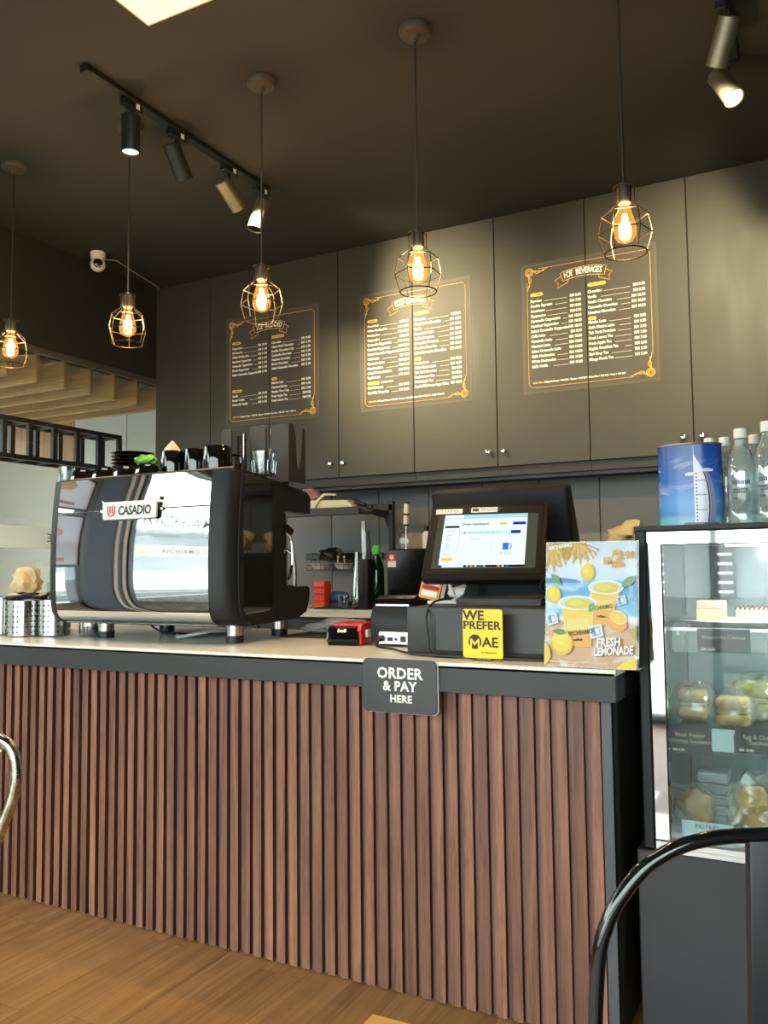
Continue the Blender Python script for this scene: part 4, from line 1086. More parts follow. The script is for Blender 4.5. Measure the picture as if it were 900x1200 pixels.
ui(-0.079, 0.104, 0.021, 0.035, y, 'scr_cyan', 'notice_bar', dp); ui(0.078, 0.108, 0.022, 0.034, y-0.0003, 'scr_blue', 'button', dp)
ui(-0.130, -0.096, -0.080, -0.069, y, 'scr_yellow', 'button', dp)
ui(-0.0835, -0.0827, -0.05, 0.045, y, 'scr_line', 'divider', dp); ui(0.0205, 0.0212, -0.096, 0.016, y, 'scr_line', 'divider', dp)
bm = bmesh.new(); prism(bm, [(-0.072, 0.022), (-0.060, 0.022), (-0.066, 0.034)], 'Y', y-0.0004, y); obj('warning_icon', bm, flatcol('warn', (220, 140, 60)), dp, local=True)
ui(0.056, 0.074, -0.040, -0.014, y, 'scr_mug', 'mug_icon', dp)
bm = bmesh.new(); tube(bm, [(0.075+0.008*math.sin(a*math.pi/8), y, -0.027+0.010*math.cos(a*math.pi/8)) for a in range(9)], 0.0015, 5); obj('mug_handle', bm, 'scr_mug', dp, local=True)
text('Order Dashboard', 0.0115, (-0.078, y, 0.058), 'scr_dark', dp, bold=0.0003, local=True)
text('Cannot verify open orders, check the till', 0.0062, (-0.055, y-0.0005, 0.0255), 'scr_line', dp, local=True)
text('Dashboard\n\nOrders\nItems\nMenu\n\nReports\nTables\nStock\n\nSettings', 0.0066, (-0.124, y, 0.034), 'scr_line', dp, line=1.35, local=True)
text('No orders', 0.0072, (-0.045, y, 0.0), 'scr_line', dp, local=True)
text('Select an order\nto see details here', 0.0062, (0.066, y, -0.052), 'scr_line', dp, align='CENTER', local=True)
s1 = sr; obj('label_sticker', B(-0.168, -0.082, -0.0024, -0.0012, 0.106, 0.124), 'paper', sr, local=True)
text('SST TAX 6%', 0.015, (-0.164, -0.0027, 0.110), flatcol('redink', (176, 76, 66)), s1, bold=0.0001, sx=0.88, local=True)
s2 = sr; obj('label_sticker', B(-0.054, 0.030, -0.0024, -0.0012, 0.108, 0.128), flatcol('silver_label', (206, 208, 212)), sr, local=True)
text('CLEAN SCREEN WITH\nSOFT CLOTH ONLY', 0.0066, (-0.022, -0.0027, 0.120), 'scr_line', s2, line=1.1, local=True)
ui(-0.050, -0.030, 0.112, 0.124, -0.0025, 'blackprint', 'label_mark', s2)
bm = bmesh.new(); prism(bm, [(-0.05, -0.13), (0.06, -0.13), (0.06, 0.06), (-0.05, 0.06)], 'Y', 0.026, 0.052, 0.006, 2); obj('rear_housing', bm, 'blackplastic', sr, local=True)
bm = bmesh.new(); box(bm, -0.012, 0.012, 0.03, 0.055, -0.20, -0.12, 0.003, 1); obj('support_leg', bm, 'acrylic', sr, local=True)
# yellow payment sign on the worktop
t = thing('payment_sign', 'square yellow sign reading we prefer before the cash drawer', 'sign', (-0.823, 2.142, WT), rotz=R(-4))
bm = bmesh.new(); prism(bm, [(a, 0.072+b) for a, b in rrect(0.117, 0.131, 0.007)], 'Y', -0.002, 0.002, 0.0006, 1); obj('plate', bm, 'yellow', t, local=True)
text('WE', 0.035, (-0.0570, -0.0026, 0.109), 'blackprint', t, bold=0.0010, sx=1.16, local=True)
text('PREFER', 0.0305, (-0.0572, -0.0026, 0.084), 'blackprint', t, bold=0.0008, sx=1.14, local=True)
text('AE', 0.036, (-0.001, -0.0026, 0.0375), 'blackprint', t, bold=0.0009, sx=1.12, local=True)
text('by Maybank2u', 0.0078, (-0.004, -0.0026, 0.020), 'blackprint', t, local=True)
bm = bmesh.new(); prism(bm, [(-0.0225+0.0195*math.cos(a*math.pi/16), 0.050+0.0195*math.sin(a*math.pi/16)) for a in range(32)], 'Y', -0.0026, -0.0020); lg = obj('logo_disc', bm, 'blackprint', t, local=True)
bm = bmesh.new(); prism(bm, [(-0.0365, 0.0335), (-0.0365, 0.058), (-0.031, 0.058), (-0.0225, 0.047), (-0.014, 0.058), (-0.0085, 0.058), (-0.0085, 0.0335), (-0.0135, 0.0335), (-0.0135, 0.050), (-0.0225, 0.0395), (-0.0315, 0.050), (-0.0315, 0.0335)], 'Y', -0.0032, -0.0026); obj('logo_letter', bm, 'yellow', lg, local=True)
obj('acrylic_base', B(-0.03, 0.03, -0.012, 0.05, 0, 0.004, 0.001, 1), 'acrylic', t, local=True)
bm = bmesh.new(); box(bm, -0.018, 0.018, 0.0025, 0.005, 0.003, 0.10); obj('acrylic_back', bm, 'acrylic', t, local=True)
# white stand with a card
t = thing('card_stand', 'white folding stand holding an orange and white card on the drawer', 'card stand', (-1.035, 2.40, DT_), rotz=R(14))
obj('base', B(-0.06, 0.075, -0.02, 0.05, 0, 0.010, 0.003, 2), 'white', t, local=True)
bm = bmesh.new(); tube(bm, [(-0.02, 0.0, 0.01), (-0.005, 0.02, 0.085)], 0.006, 8); tube(bm, [(0.02, 0.0, 0.01), (0.0, 0.02, 0.07)], 0.006, 8); obj('arm', bm, 'white', t, local=True)
m = Matrix.Translation((-0.045, -0.012, 0.068)) @ Matrix.Rotation(R(12), 4, 'Y') @ Matrix.Rotation(R(-16), 4, 'X')
bm = bmesh.new(); prism(bm, rrect(0.064, 0.112, 0.008), 'Y', -0.002, 0.002, 0.0006, 1); bmesh.ops.transform(bm, matrix=m, verts=bm.verts); cd = obj('card', bm, flatcol('card_orange', (232, 150, 44)), t, local=True)
for a0, a1, b0, b1, mm in ((-0.026, 0.026, -0.012, 0.050, 'paper'), (-0.026, 0.026, -0.026, -0.014, 'red'), (-0.024, 0.024, -0.048, -0.030, 'paper')):
    bm = bmesh.new(); box(bm, a0, a1, -0.0032, -0.002, b0, b1); bmesh.ops.transform(bm, matrix=m, verts=bm.verts); obj('print_block', bm, mm, cd, local=True)
bm = bmesh.new(); lump(bm, (0.045, 0.04, 0.03), (0.05, 0.03, 0.026), 0.2, 2, 31, 0.02); obj('folded_leaf', bm, 'white', t, local=True)
for lab, pts, r in (('black cable curving up over the cash drawer front', [(-1.00, 2.36, DT_+0.02), (-1.012, 2.25, DT_+0.012), (-1.008, 2.186, DT_-0.02), (-1.003, 2.182, WT+0.06), (-0.985, 2.175, WT+0.005), (-0.90, 2.17, WT+0.004)], 0.0035),
                    ('black cable lying along the foot of the printer and drawer', [(-1.272, 2.398, WT+0.024), (-1.262, 2.36, WT+0.006), (-1.18, 2.30, WT+0.005), (-1.05, 2.19, WT+0.005), (-0.93, 2.165, WT+0.005), (-0.70, 2.16, WT+0.005), (-0.62, 2.20, WT+0.005)], 0.0035),
                    ('black cable sagging from the till behind the scanner clip', [(-0.735, 2.41, DT_+0.06), (-0.70, 2.40, DT_+0.01), (-0.69, 2.42, DT_+0.004), (-0.69, 2.5, DT_+0.004)], 0.004)):
    bm = bmesh.new(); tube(bm, smooth_path(pts, 8), r, 8); tag(obj('till_cable', bm, 'cable'), lab, 'cable')

# ================================================================== lemonade poster (A4, leaning in a clear holder)
t = thing('lemonade_poster', 'bright printed fresh lemonade poster standing at the counter end', 'poster', (-0.522, 2.086, WT), rot=(R(-6.6), 0, R(-1.4)))
W2, HP = 0.114, 0.312
bgm = ramp_mat('poster_backdrop_print', 'Z', [(0.0, (178, 132, 84)), (0.22, (188, 146, 102)), (0.36, (178, 142, 108)), (0.385, (206, 216, 220)), (0.42, (104, 176, 208)), (0.62, (58, 146, 194)), (0.68, (94, 168, 206)), (0.70, (176, 200, 222)), (0.85, (198, 208, 222)), (1.0, (178, 194, 216))], 0.3, ((224, 228, 232), 14.0, 0.5, 0.75, (1, 1, 1.6)), 0.0, HP)
obj('sheet', B(-W2, W2, 0, 0.0012, 0.002, HP), bgm, t, local=True, smooth=0)
obj('holder', B(-W2-0.003, W2+0.003, 0.0022, 0.0042, 0.0, HP+0.003), 'acrylic', t, local=True)
obj('holder_foot', B(-W2-0.003, W2+0.003, 0.0042, 0.075, 0.0008, 0.0035, mtx=Matrix.Rotation(R(6.6), 4, 'X')), 'acrylic', t, local=True)
q = lambda u, v: (-W2 + u*2*W2, (1-v)*HP)             # u to the right, v down, 0..1
LAY = [0]
def flat(name, pts, c, rot=0):
    LAY[0] += 1
    y = -0.00012*LAY[0]
    bm = bmesh.new(); face(bm, [(a, y, b) for a, b in [q(u, v) for u, v in pts]])
    c = tuple(int(v*0.9) for v in c)
    return obj(name, bm, flatcol('ink_%02x%02x%02x' % c, c, 0.35), t, local=True, smooth=0)
def ell(u, v, ru, rv, ang=0, n=28, a0=0, a1=360):
    out = []
    for k in range(n + (a1 < 360)):
        a = R(a0 + (a1-a0)*k/n); x = ru*math.cos(a); y = rv*math.sin(a); w = R(ang)
        out.append((u + x*math.cos(w) - y*math.sin(w)*HP/(2*W2)*0+ -y*math.sin(w), v + x*math.sin(w)*2*W2/HP + y*math.cos(w)))
    return out
flat('palm_mass_print', [(.002, .002), (.45, .002), (.47, .07), (.44, .12), (.38, .09), (.33, .13), (.27, .08), (.2, .15), (.15, .1), (.12, .19), (.06, .15), (.002, .17)], (206, 166, 84))
flat('island_print', [(0, .29), (.08, .285), (.2, .288), (.34, .30), (.40, .325), (0, .33)], (70, 138, 190))
for k in range(17):
    a = R(100 + 8.0*k); 
    for u0, v0, ln in ((.06, -.01, .23), (.36, -.02, .19)):
        u1 = u0 + 1.25*ln*math.cos(a)*0.8 + .02; v1 = v0 + ln*(0.5+0.5*abs(math.sin(a)))*(0.75+0.25*math.sin(k*2.1))
        a2 = k/16
        u1 = u0 + (a2-0.5)*(.42 if u0 < .2 else .44); v1 = v0 + ln*(1.12-1.5*(a2-0.5)**2)*(0.85+0.15*math.sin(k*2.3))
        u1 = max(u1, 0.002)
        flat('palm_leaf_print', [(max(u0-.012, 0.002), .004), (u0+.03, .004), (u1+.012, v1-.03), (u1, v1), (max(u1-.012, .002), v1-.03)], ((216, 172, 66), (196, 148, 48), (228, 190, 96))[k % 3])
def leafp(u, v, l, w, ang, c):
    pts = []
    for k in range(9): pts.append((-l/2 + l*k/8, -w*math.sin(math.pi*k/8)))
    for k in range(7): pts.append((l/2 - l*(k+1)/8, w*math.sin(math.pi*(k+1)/8)))
    s, c_ = math.sin(R(ang)), math.cos(R(ang))
    return flat('leaf_print', [(u + x*c_ - y*s, v + (x*s + y*c_)*0.73) for x, y in pts], c)
def lemonp(u, v, r, lab='lemon_print', ang=0):
    flat(lab, ell(u, v, r, r*0.80, ang), (226, 184, 10)); flat(lab, ell(u-.006, v-.008, r*.86, r*.66, ang), (242, 210, 30)); flat(lab, ell(u-.02, v-.02, r*.4, r*.3, ang), (250, 228, 80))
def cupp(u, v, w, h, tilt, pale):
    top = w; bot = w*0.68
    flat('cup_print', [(u-top, v), (u+top, v), (u+bot+tilt, v+h), (u-bot+tilt, v+h)], (238, 232, 196))
    flat('drink_print', [(u-top*.93, v+h*.14), (u+top*.93, v+h*.14), (u+bot*.97+tilt, v+h*.97), (u-bot*.97+tilt, v+h*.97)], (244, 206, 52) if not pale else (242, 196, 70))
    flat('drink_print', [(u-bot*1.12+tilt*.6, v+h*.62), (u+bot*1.12+tilt*.6, v+h*.62), (u+bot*.97+tilt, v+h*.97), (u-bot*.97+tilt, v+h*.97)], (240, 170, 30))
    flat('drink_print', ell(u+tilt, v+h*.97, bot*.97, .014), (240, 170, 30))
    flat('cup_label_print', [(u-bot*1.05+tilt*.5, v+h*.38), (u+bot*.95+tilt*.5, v+h*.34), (u+bot*.9+tilt*.7, v+h*.62), (u-bot*1.0+tilt*.7, v+h*.66)], (240, 214, 110))
    flat('cup_rim_print', ell(u, v, top*1.18, .058), (244, 246, 246)); flat('cup_mouth_print', ell(u, v+.002, top*1.06, .048), (206, 220, 190)); flat('cup_mouth_print', ell(u+.01, v+.006, top*.82, .040), (214, 198, 50)); flat('cup_mouth_print', ell(u-.02, v, top*.5, .026), (230, 214, 70))
def txt(body, size, u, v, c, ang=0, sx=1.0, shear=0.0, bold=0.0, align='LEFT'):
    LAY[0] += 1
    a, b = q(u, v); c = tuple(int(v_*0.94) for v_ in c)
    return text(body, size, (a, -0.00012*LAY[0]-0.0003, b), flatcol('ink_%02x%02x%02x' % c, c), t, rot=(90, -ang, 0), sx=sx, shear=shear, bold=bold, align=align, ext=0.0001, local=True)
lemonp(.475, .245, .095, ang=80); lemonp(.095, .425, .095, ang=60)
cupp(.67, .365, .165, .29, -.06, True); cupp(.36, .49, .185, .345, .03, False)
leafp(.12, .30, .17, .035, 48, (96, 146, 70)); leafp(.92, .32, .20, .045, -38, (120, 160, 84)); leafp(.52, .525, .12, .035, -62, (118, 160, 52))
flat('half_lemon_print', ell(.80, .645, .105, .062, 12), (238, 160, 30)); flat('half_lemon_print', ell(.81, .600, .092, .053, 18), (252, 236, 170)); flat('half_lemon_print', ell(.81, .600, .08, .045, 18), (244, 196, 40))
for k in range(6):
    a = math.pi*k/6; flat('half_lemon_print', [(.81-.078*math.cos(a), .60-.044*math.sin(a)), (.81+.078*math.cos(a)+.003, .60+.044*math.sin(a)), (.81+.078*math.cos(a)-.003, .60+.044*math.sin(a)+.003)], (252, 232, 150))
for u, v, s, an in ((.08, .625, .075, 20), (.57, .715, .085, -15), (.84, .47, .06, 25)):
    pts = [(-1, -.7), (.7, -1), (1, .5), (-.6, 1)]
    w = lambda k: [(u + k*s*a, v + k*s*b*.72) for a, b in pts]
    flat('ice_cube_print', w(1.0), (214, 230, 240)); flat('ice_cube_print', w(.7), (160, 190, 214)); flat('ice_cube_print', w(.45), (236, 244, 248))
    flat('ice_cube_print', [(u-s*.5, v-.02), (u-s*.2, v-.035), (u+s*.1, v+.03), (u-s*.2, v+.03)], (96, 132, 168))
flat('corner_lemon_print', [(.0, .80), (.05, .84), (.075, .92), (.04, .97), (.0, .985)], (240, 196, 40)); flat('corner_lemon_print', [(.78, .998), (.86, .945), (.94, .92), (.998, .915), (.998, .998)], (246, 200, 20))
flat('corner_leaf_print', [(.93, .70), (.998, .665), (.998, .78), (.96, .76)], (170, 168, 70))
lemonp(.20, .81, .125, ang=20); leafp(.17, .725, .17, .03, 8, (86, 132, 62))
txt('RICHIAMO', .0165, .275, .755, (88, 76, 60), 8, .78, 0, .0003); txt('coffee', .009, .33, .795, (60, 50, 40), 8, 1, 0, .0003)
txt('CHIAMO', .0145, .56, .55, (96, 82, 62), 10, .78, 0, .0002); txt('coffee', .008, .58, .60, (60, 50, 40), -4, 1, 0, .0003)
txt('RICHIAMO', .0125, .045, .062, (250, 250, 250), 8, 1.0, 0, .0006)
txt('2', .058, .745, .205, (228, 168, 40), 6, .95, .1, .0018); txt('.90', .026, .865, .145, (228, 168, 40), 6, .9, .1, .0006)
txt('RM', .0175, .655, .19, (228, 168, 40), 6, .95, 0, .0004); txt('ONLY', .0095, .655, .15, (228, 168, 40), 6, .95, 0, .0003)
txt('FRESH', .0285, .583, .837, (120, 100, 80), 5, .74, .16, .0014); txt('LEMONADE', .0275, .553, .907, (120, 100, 80), 5, .655, .16, .0014)
txt('FRESH', .0285, .58, .834, (252, 252, 250), 5, .74, .16, .0010); txt('LEMONADE', .0275, .55, .904, (252, 252, 250), 5, .655, .16, .0010)
txt('*Terms and conditions apply. Available while stocks last', .0072, .06, .965, (250, 244, 230), 0, .9)

# ================================================================== back counter and what is on it
t = thing('back_counter', 'dark back counter under the wall cabinets with a pale top', 'counter', (-1.6, 3.92, 0))
obj('carcass', B(-3.58, 1.5, 3.67, 4.19, 0, 0.905), 'greypaint', t)
for k in range(11): obj('door', B(-3.575+0.46*k, -3.125+0.46*k, 3.655, 3.67, 0.06, 0.895, 0.002, 1), 'greypaint', t, smooth=0)
obj('top', B(-3.58, 1.5, 3.645, 4.20, 0.905, 0.945, 0.003, 1), 'worktop', t)
obj('front_edge', B(-3.58, 1.5, 3.640, 3.6455, 0.935, 0.9455), 'edge', t)
BT = 0.9455
t = thing('microwave', 'black microwave with a red and white sticker on the back counter', 'microwave', (-1.70, 3.92, BT))
obj('body', B(-1.945, -1.46, 3.765, 4.12, BT+0.012, 1.246, 0.004, 2), 'bezelblack', t)
obj('door', B(-1.942, -1.58, 3.748, 3.765, BT+0.02, 1.24, 0.003, 2), 'microblack', t)
obj('handle', B(-1.615, -1.60, 3.725, 3.748, 1.0, 1.2, 0.004, 2), 'black', t)
for x in (-1.92, -1.5): obj('foot', B(x-0.015, x+0.015, 3.79, 4.1, BT, BT+0.013), 'black', t)
st = obj('sticker', B(-1.938, -1.893, 3.7465, 3.748, 1.155, 1.19), 'paper', t)
bm = bmesh.new(); prism(bm, [(-1.9155+0.0215*math.cos(a*math.pi/12), 1.205+0.0215*math.sin(a*math.pi/12)) for a in range(24)], 'Y', 3.7465, 3.748); obj('sticker_disc', bm, 'red', t)
obj('sticker_band', B(-1.938, -1.893, 3.746, 3.7475, 1.185, 1.20), flatcol('sticker_red', (206, 70, 60)), t)
bm = bmesh.new(); prism(bm, [(-1.9155+0.012*math.cos(a*math.pi/8), 1.205+0.012*math.sin(a*math.pi/8)) for a in range(16)], 'Y', 3.7458, 3.7465); obj('sticker_face', bm, 'paper', t)
t = thing('green_bottle', 'tall green bottle with a bright green cap on the back counter', 'bottle', (-2.03, 3.80, BT))
bm = bmesh.new(); lathe(bm, [(0, 0), (0.036, 0), (0.039, 0.01), (0.039, 0.19), (0.034, 0.225), (0.018, 0.262), (0.014, 0.285), (0, 0.285)], (-2.03, 3.80, BT), 24); obj('body', bm, 'greenbottle', t)
bm = bmesh.new(); lathe(bm, [(0, 0.278), (0.021, 0.278), (0.023, 0.285), (0.022, 0.312), (0.016, 0.32), (0, 0.32)], (-2.03, 3.80, BT), 20); obj('cap', bm, 'greencap', t)
obj('label_print', B(-2.058, -2.018, 3.7595, 3.7615, BT+0.07, BT+0.16), flatcol('bottle_label', (20, 96, 40)), t)
bm = bmesh.new(); box(bm, -2.082, -2.022, 3.69, 3.765, BT, 1.197, 0.006, 2)
t = thing('black_canister', 'tall square black canister beside the green bottle', 'canister', (-2.05, 3.73, BT)); obj('body', bm, 'blackplastic', t)
obj('slot', B(-2.06, -2.052, 3.688, 3.691, BT+0.08, BT+0.17), 'greyplastic', t)
t = thing('steel_funnel', 'slim polished steel cone bottle beside the black canister', 'bottle', (-2.18, 3.86, BT))
bm = bmesh.new(); lathe(bm, [(0, 0), (0.03, 0), (0.034, 0.01), (0.033, 0.06), (0.024, 0.14), (0.014, 0.23), (0.012, 0.29), (0, 0.29)], (-2.178, 3.86, BT), 24); obj('body', bm, 'steel', t)
tumbler('glass_jar', -2.225, 3.80, BT, 0.032, 0.062, 'small clear jar at the foot of the steel cone bottle')
t = thing('kitchen_knife', 'large dark knife standing upright behind the steel cone bottle', 'knife', (-2.15, 3.92, 1.15))
bm = bmesh.new(); prism(bm, [(-2.185, 1.16), (-2.155, 1.16), (-2.158, 1.34), (-2.165, 1.345), (-2.175, 1.31)], 'Y', 3.92, 3.923); obj('blade', bm, 'steel', t)
bm = bmesh.new(); prism(bm, [(-2.152, 1.16), (-2.118, 1.16), (-2.128, 1.30), (-2.137, 1.35), (-2.145, 1.34)], 'Y', 3.905, 3.916, 0.002, 1); obj('handle', bm, 'black', t)
obj('guide', B(-2.19, -2.115, 3.90, 3.93, 1.0, 1.17, 0.003, 1), 'black', t)
t = thing('chopping_board', 'dark slim board lying on the back counter by the printer', 'board', (-2.16, 3.72, BT)); obj('body', B(-2.32, -2.09, 3.66, 3.78, BT, BT+0.01, 0.002, 1), 'blackmatte', t)
t = thing('marker_pen', 'yellow and black marker lying on the pale back counter', 'pen', (-2.34, 3.72, BT))
bm = bmesh.new(); cyl(bm, (-2.35, 3.715, BT+0.006), (-2.30, 3.72, BT+0.006), 0.006); obj('body', bm, 'yellow', t)
bm = bmesh.new(); cyl(bm, (-2.30, 3.72, BT+0.006), (-2.265, 3.724, BT+0.006), 0.006); cyl(bm, (-2.375, 3.712, BT+0.006), (-2.35, 3.715, BT+0.006), 0.003); obj('cap', bm, 'black', t)
t = thing('orange_box', 'orange-red plastic caddy under the wire basket', 'box', (-2.39, 3.85, BT))
obj('body', B(-2.425, -2.355, 3.82, 3.89, BT+0.0, 1.085, 0.006, 2), 'orange', t)
for z in (0.975, 1.01, 1.045): obj('rib', B(-2.418, -2.362, 3.816, 3.821, z, z+0.012), 'red', t)
t = thing('blue_pack', 'blue printed wrapped pack lying beside the orange caddy', 'pack', (-2.31, 3.90, BT))
bm = bmesh.new(); lump(bm, (-2.315, 3.90, BT+0.055), (0.064, 0.035, 0.03), 0.08, 3, 41, 0.027); obj('body', bm, 'blue', t)
obj('stand', B(-2.38, -2.25, 3.86, 3.95, BT, BT+0.03, 0.004, 1), 'black', t)
bm = bmesh.new(); tube(bm, smooth_path([(-2.60, 3.78, BT+0.01), (-2.60, 3.78, 1.16), (-2.585, 3.76, 1.225), (-2.54, 3.735, 1.252), (-2.49, 3.72, 1.225), (-2.472, 3.715, 1.16), (-2.470, 3.715, 1.05)], 7), 0.0095, 12)
t = thing('tap', 'arched steel tap over the back counter, seen through the machine bay', 'tap', (-2.60, 3.78, BT)); obj('spout', bm, 'steel', t, smooth=60)
bm = bmesh.new(); cyl(bm, (-2.60, 3.78, BT), (-2.60, 3.78, BT+0.03), 0.024); obj('base', bm, 'steel', t)
# wall rail with wire basket
t = thing('wall_rail', 'black wall rail with a hanging wire basket over the back counter', 'rail', (-2.43, 4.18, 1.22))
obj('bar', B(-2.70, -2.19, 4.17, 4.19, 1.206, 1.238, 0.003, 1), 'black', t)
for x in (-2.66, -2.23): obj('bracket', B(x-0.01, x+0.01, 4.185, 4.203, 1.20, 1.244), 'black', t)
bm = bmesh.new()
for z in (1.142, 1.172, 1.205): tube(bm, [(-2.60, 4.03, z), (-2.33, 4.03, z), (-2.33, 4.165, z), (-2.60, 4.165, z)], 0.002, 6, closed=True)
for k in range(10):
    x = -2.60 + 0.03*k; tube(bm, [(x, 4.165, 1.21), (x, 4.165, 1.142), (x, 4.03, 1.142), (x, 4.03, 1.205)], 0.0014, 5)
obj('wire_basket', bm, 'black', t, smooth=0)
for x, lab in ((-2.555, 'small white dish at the machine end of the wire basket'), (-2.40, 'small white dish in the middle of the wire basket')):
    bm = bmesh.new(); lathe(bm, [(0, 0), (0.03, 0), (0.058, 0.034), (0.055, 0.034), (0.028, 0.005), (0, 0.005)], (x, 4.095, 1.146), 20, sx=1.0, sy=0.9)
    tag(obj('small_dish', bm, 'white'), lab, 'dish', 'white dishes in the wire basket')
for k, x in enumerate((-2.425, -2.385)):
    bm = bmesh.new(); tube(bm, [(x, 4.08, 1.155), (x+0.012, 4.06, 1.222)], 0.005, 6); tag(obj('plastic_spoon', bm, 'white'), ('white spoon handle standing in the basket dish', 'second white spoon handle, nearer the knife, in the basket dish')[k], 'spoon')
cloth('cloth_hat', (-2.48, 4.11, 1.222), (0.066, 0.05, 0.046), 'black', 'black cloth hat heaped on the wire basket', 51, 'hat', 0.6)
bm = bmesh.new(); box(bm, -2.338, -2.314, 4.196, 4.2, 1.22, 1.42, 0.001, 1); tag(obj('metal_ruler', bm, 'steel'), 'thin metal strip standing against the grey backsplash', 'strip')
# shelf rack
t = thing('shelf_rack', 'black metal shelf rack on a post above the back counter', 'rack', (-2.25, 3.95, BT))
obj('post', B(-2.030, -2.002, 3.935, 3.963, BT, 1.502, 0.002, 1), 'black', t)
obj('post', B(-2.72, -2.692, 3.935, 3.963, BT, 1.502, 0.002, 1), 'black', t)
obj('shelf', B(-2.70, -2.03, 3.76, 3.96, 1.440, 1.452, 0.002, 1), 'black', t)
obj('front_bar', B(-2.70, -2.10, 3.745, 3.76, 1.428, 1.468, 0.002, 1), 'black', t)
obj('front_bar', B(-2.12, -2.03, 3.75, 3.77, 1.455, 1.475, 0.002, 1), 'black', t)
bm = bmesh.new(); prism(bm, [(-2.03, 1.478), (-2.16, 1.455), (-2.12, 1.432), (-2.06, 1.415), (-2.035, 1.36), (-2.03, 1.34)], 'Y', 3.945, 3.953); obj('gusset', bm, 'black', t)
obj('cross_bar', B(-2.16, -2.005, 3.935, 3.955, 1.452, 1.488, 0.002, 1), 'black', t)
bm = bmesh.new(); cyl(bm, (-2.115, 3.735, 1.492), (-2.06, 3.74, 1.472), 0.014, 0.011); obj('clamp', bm, 'black', t)
obj('under_light', B(-2.40, -2.10, 3.765, 3.80, 1.428, 1.440), 'steel', t)
def tray(x0, x1, z, lab, tilt, w=0.0):
    bm = bmesh.new(); prism(bm, [(x0, z), (x1-0.02, z), (x1, z+0.008), (x1-0.02, z+0.03), (x1-0.05, z+0.055), (x0+0.07, z+0.062), (x0+0.03, z+0.035)], 'Y', 3.79+w, 3.93, 0.004, 2)
    if tilt:
        m = Matrix.Translation((x0, 0, z)) @ Matrix.Rotation(R(tilt), 4, 'Y') @ Matrix.Translation((-x0, 0, -z)); bmesh.ops.transform(bm, matrix=m, verts=bm.verts)
    tag(obj('cream_tray', bm, 'cream'), lab, 'tray', 'cream trays on the shelf rack')
tray(-2.49, -2.15, 1.453, 'cream plastic tray resting flat on the black shelf rack', 0)
bm = bmesh.new(); prism(bm, [(-2.40, 1.47), (-2.375, 1.515), (-2.33, 1.548), (-2.26, 1.542), (-2.255, 1.533), (-2.325, 1.537), (-2.365, 1.507), (-2.385, 1.47)], 'Y', 3.775, 3.788, 0.001, 1)
tag(obj('loose_cream_cover', bm, 'cream'), 'cream cover propped against the tray on the shelf rack', 'lid')
cloth('pink_cloth', (-2.475, 3.865, 1.545), (0.072, 0.05, 0.038), 'pinkcloth', 'crumpled pinkish rag heaped on the tray by the machine', 61, 'cloth', 0.7)
# on the microwave
t = thing('milk_frother', 'white and black milk frother upright on the microwave', 'frother', (-1.885, 3.85, 1.247))
bm = bmesh.new(); lathe(bm, [(0, 0), (0.012, 0), (0.012, 0.004), (0.003, 0.006), (0.003, 0.115), (0, 0.115)], (-1.885, 3.85, 1.2465), 12); obj('whisk', bm, 'chrome', t)
bm = bmesh.new(); cyl(bm, (-1.885, 3.85, 1.36), (-1.878, 3.85, 1.48), 0.0145, 0.0145, 16); obj('handle', bm, 'cream', t)
for z in (1.362, 1.417, 1.476): 
    bm = bmesh.new(); cyl(bm, (-1.8849+(z-1.36)*0.058, 3.85, z), (-1.8845+(z-1.36)*0.058, 3.85, z+0.01), 0.0152); obj('ring', bm, 'black', t)
t = thing('white_bottle', 'small white bottle with a black cap on the microwave', 'bottle', (-1.752, 3.81, 1.247))
bm = bmesh.new(); lathe(bm, [(0, 0), (0.02, 0), (0.021, 0.07), (0.012, 0.085), (0, 0.085)], (-1.752, 3.81, 1.2465), 18); obj('body', bm, 'white', t)
bm = bmesh.new(); lathe(bm, [(0, 0.08), (0.012, 0.08), (0.012, 0.112), (0, 0.112)], (-1.752, 3.81, 1.2465), 14); obj('cap', bm, 'black', t)
t = thing('clear_box', 'clear plastic box of tan packets behind the frother', 'box', (-1.90, 4.02, 1.247))
obj('body', B(-1.99, -1.80, 3.97, 4.08, 1.2465, 1.338, 0.003, 1), 'acrylic', t); obj('packets', B(-1.98, -1.81, 3.98, 4.07, 1.25, 1.333, 0.003, 1), 'tan', t)
cloth('crumpled_bag', (-0.80, 3.86, 1.285), (0.085, 0.05, 0.06), 'kraft', 'crumpled cream paper bag behind the lemonade poster', 71, 'bag', 0.8)
cloth('crumpled_bag', (-0.55, 3.86, 1.31), (0.06, 0.05, 0.06), 'kraft', 'pale crumpled bag tip beside the blue tin', 72, 'bag', 0.8)
t = thing('storage_box', 'dark box under the crumpled bags on the back counter', 'box', (-0.65, 3.90, BT)); obj('body', B(-0.95, -0.35, 3.78, 4.05, BT, 1.24, 0.004, 1), 'greypaint', t)
# small power socket on the splashback
for k in range(1):
    pass

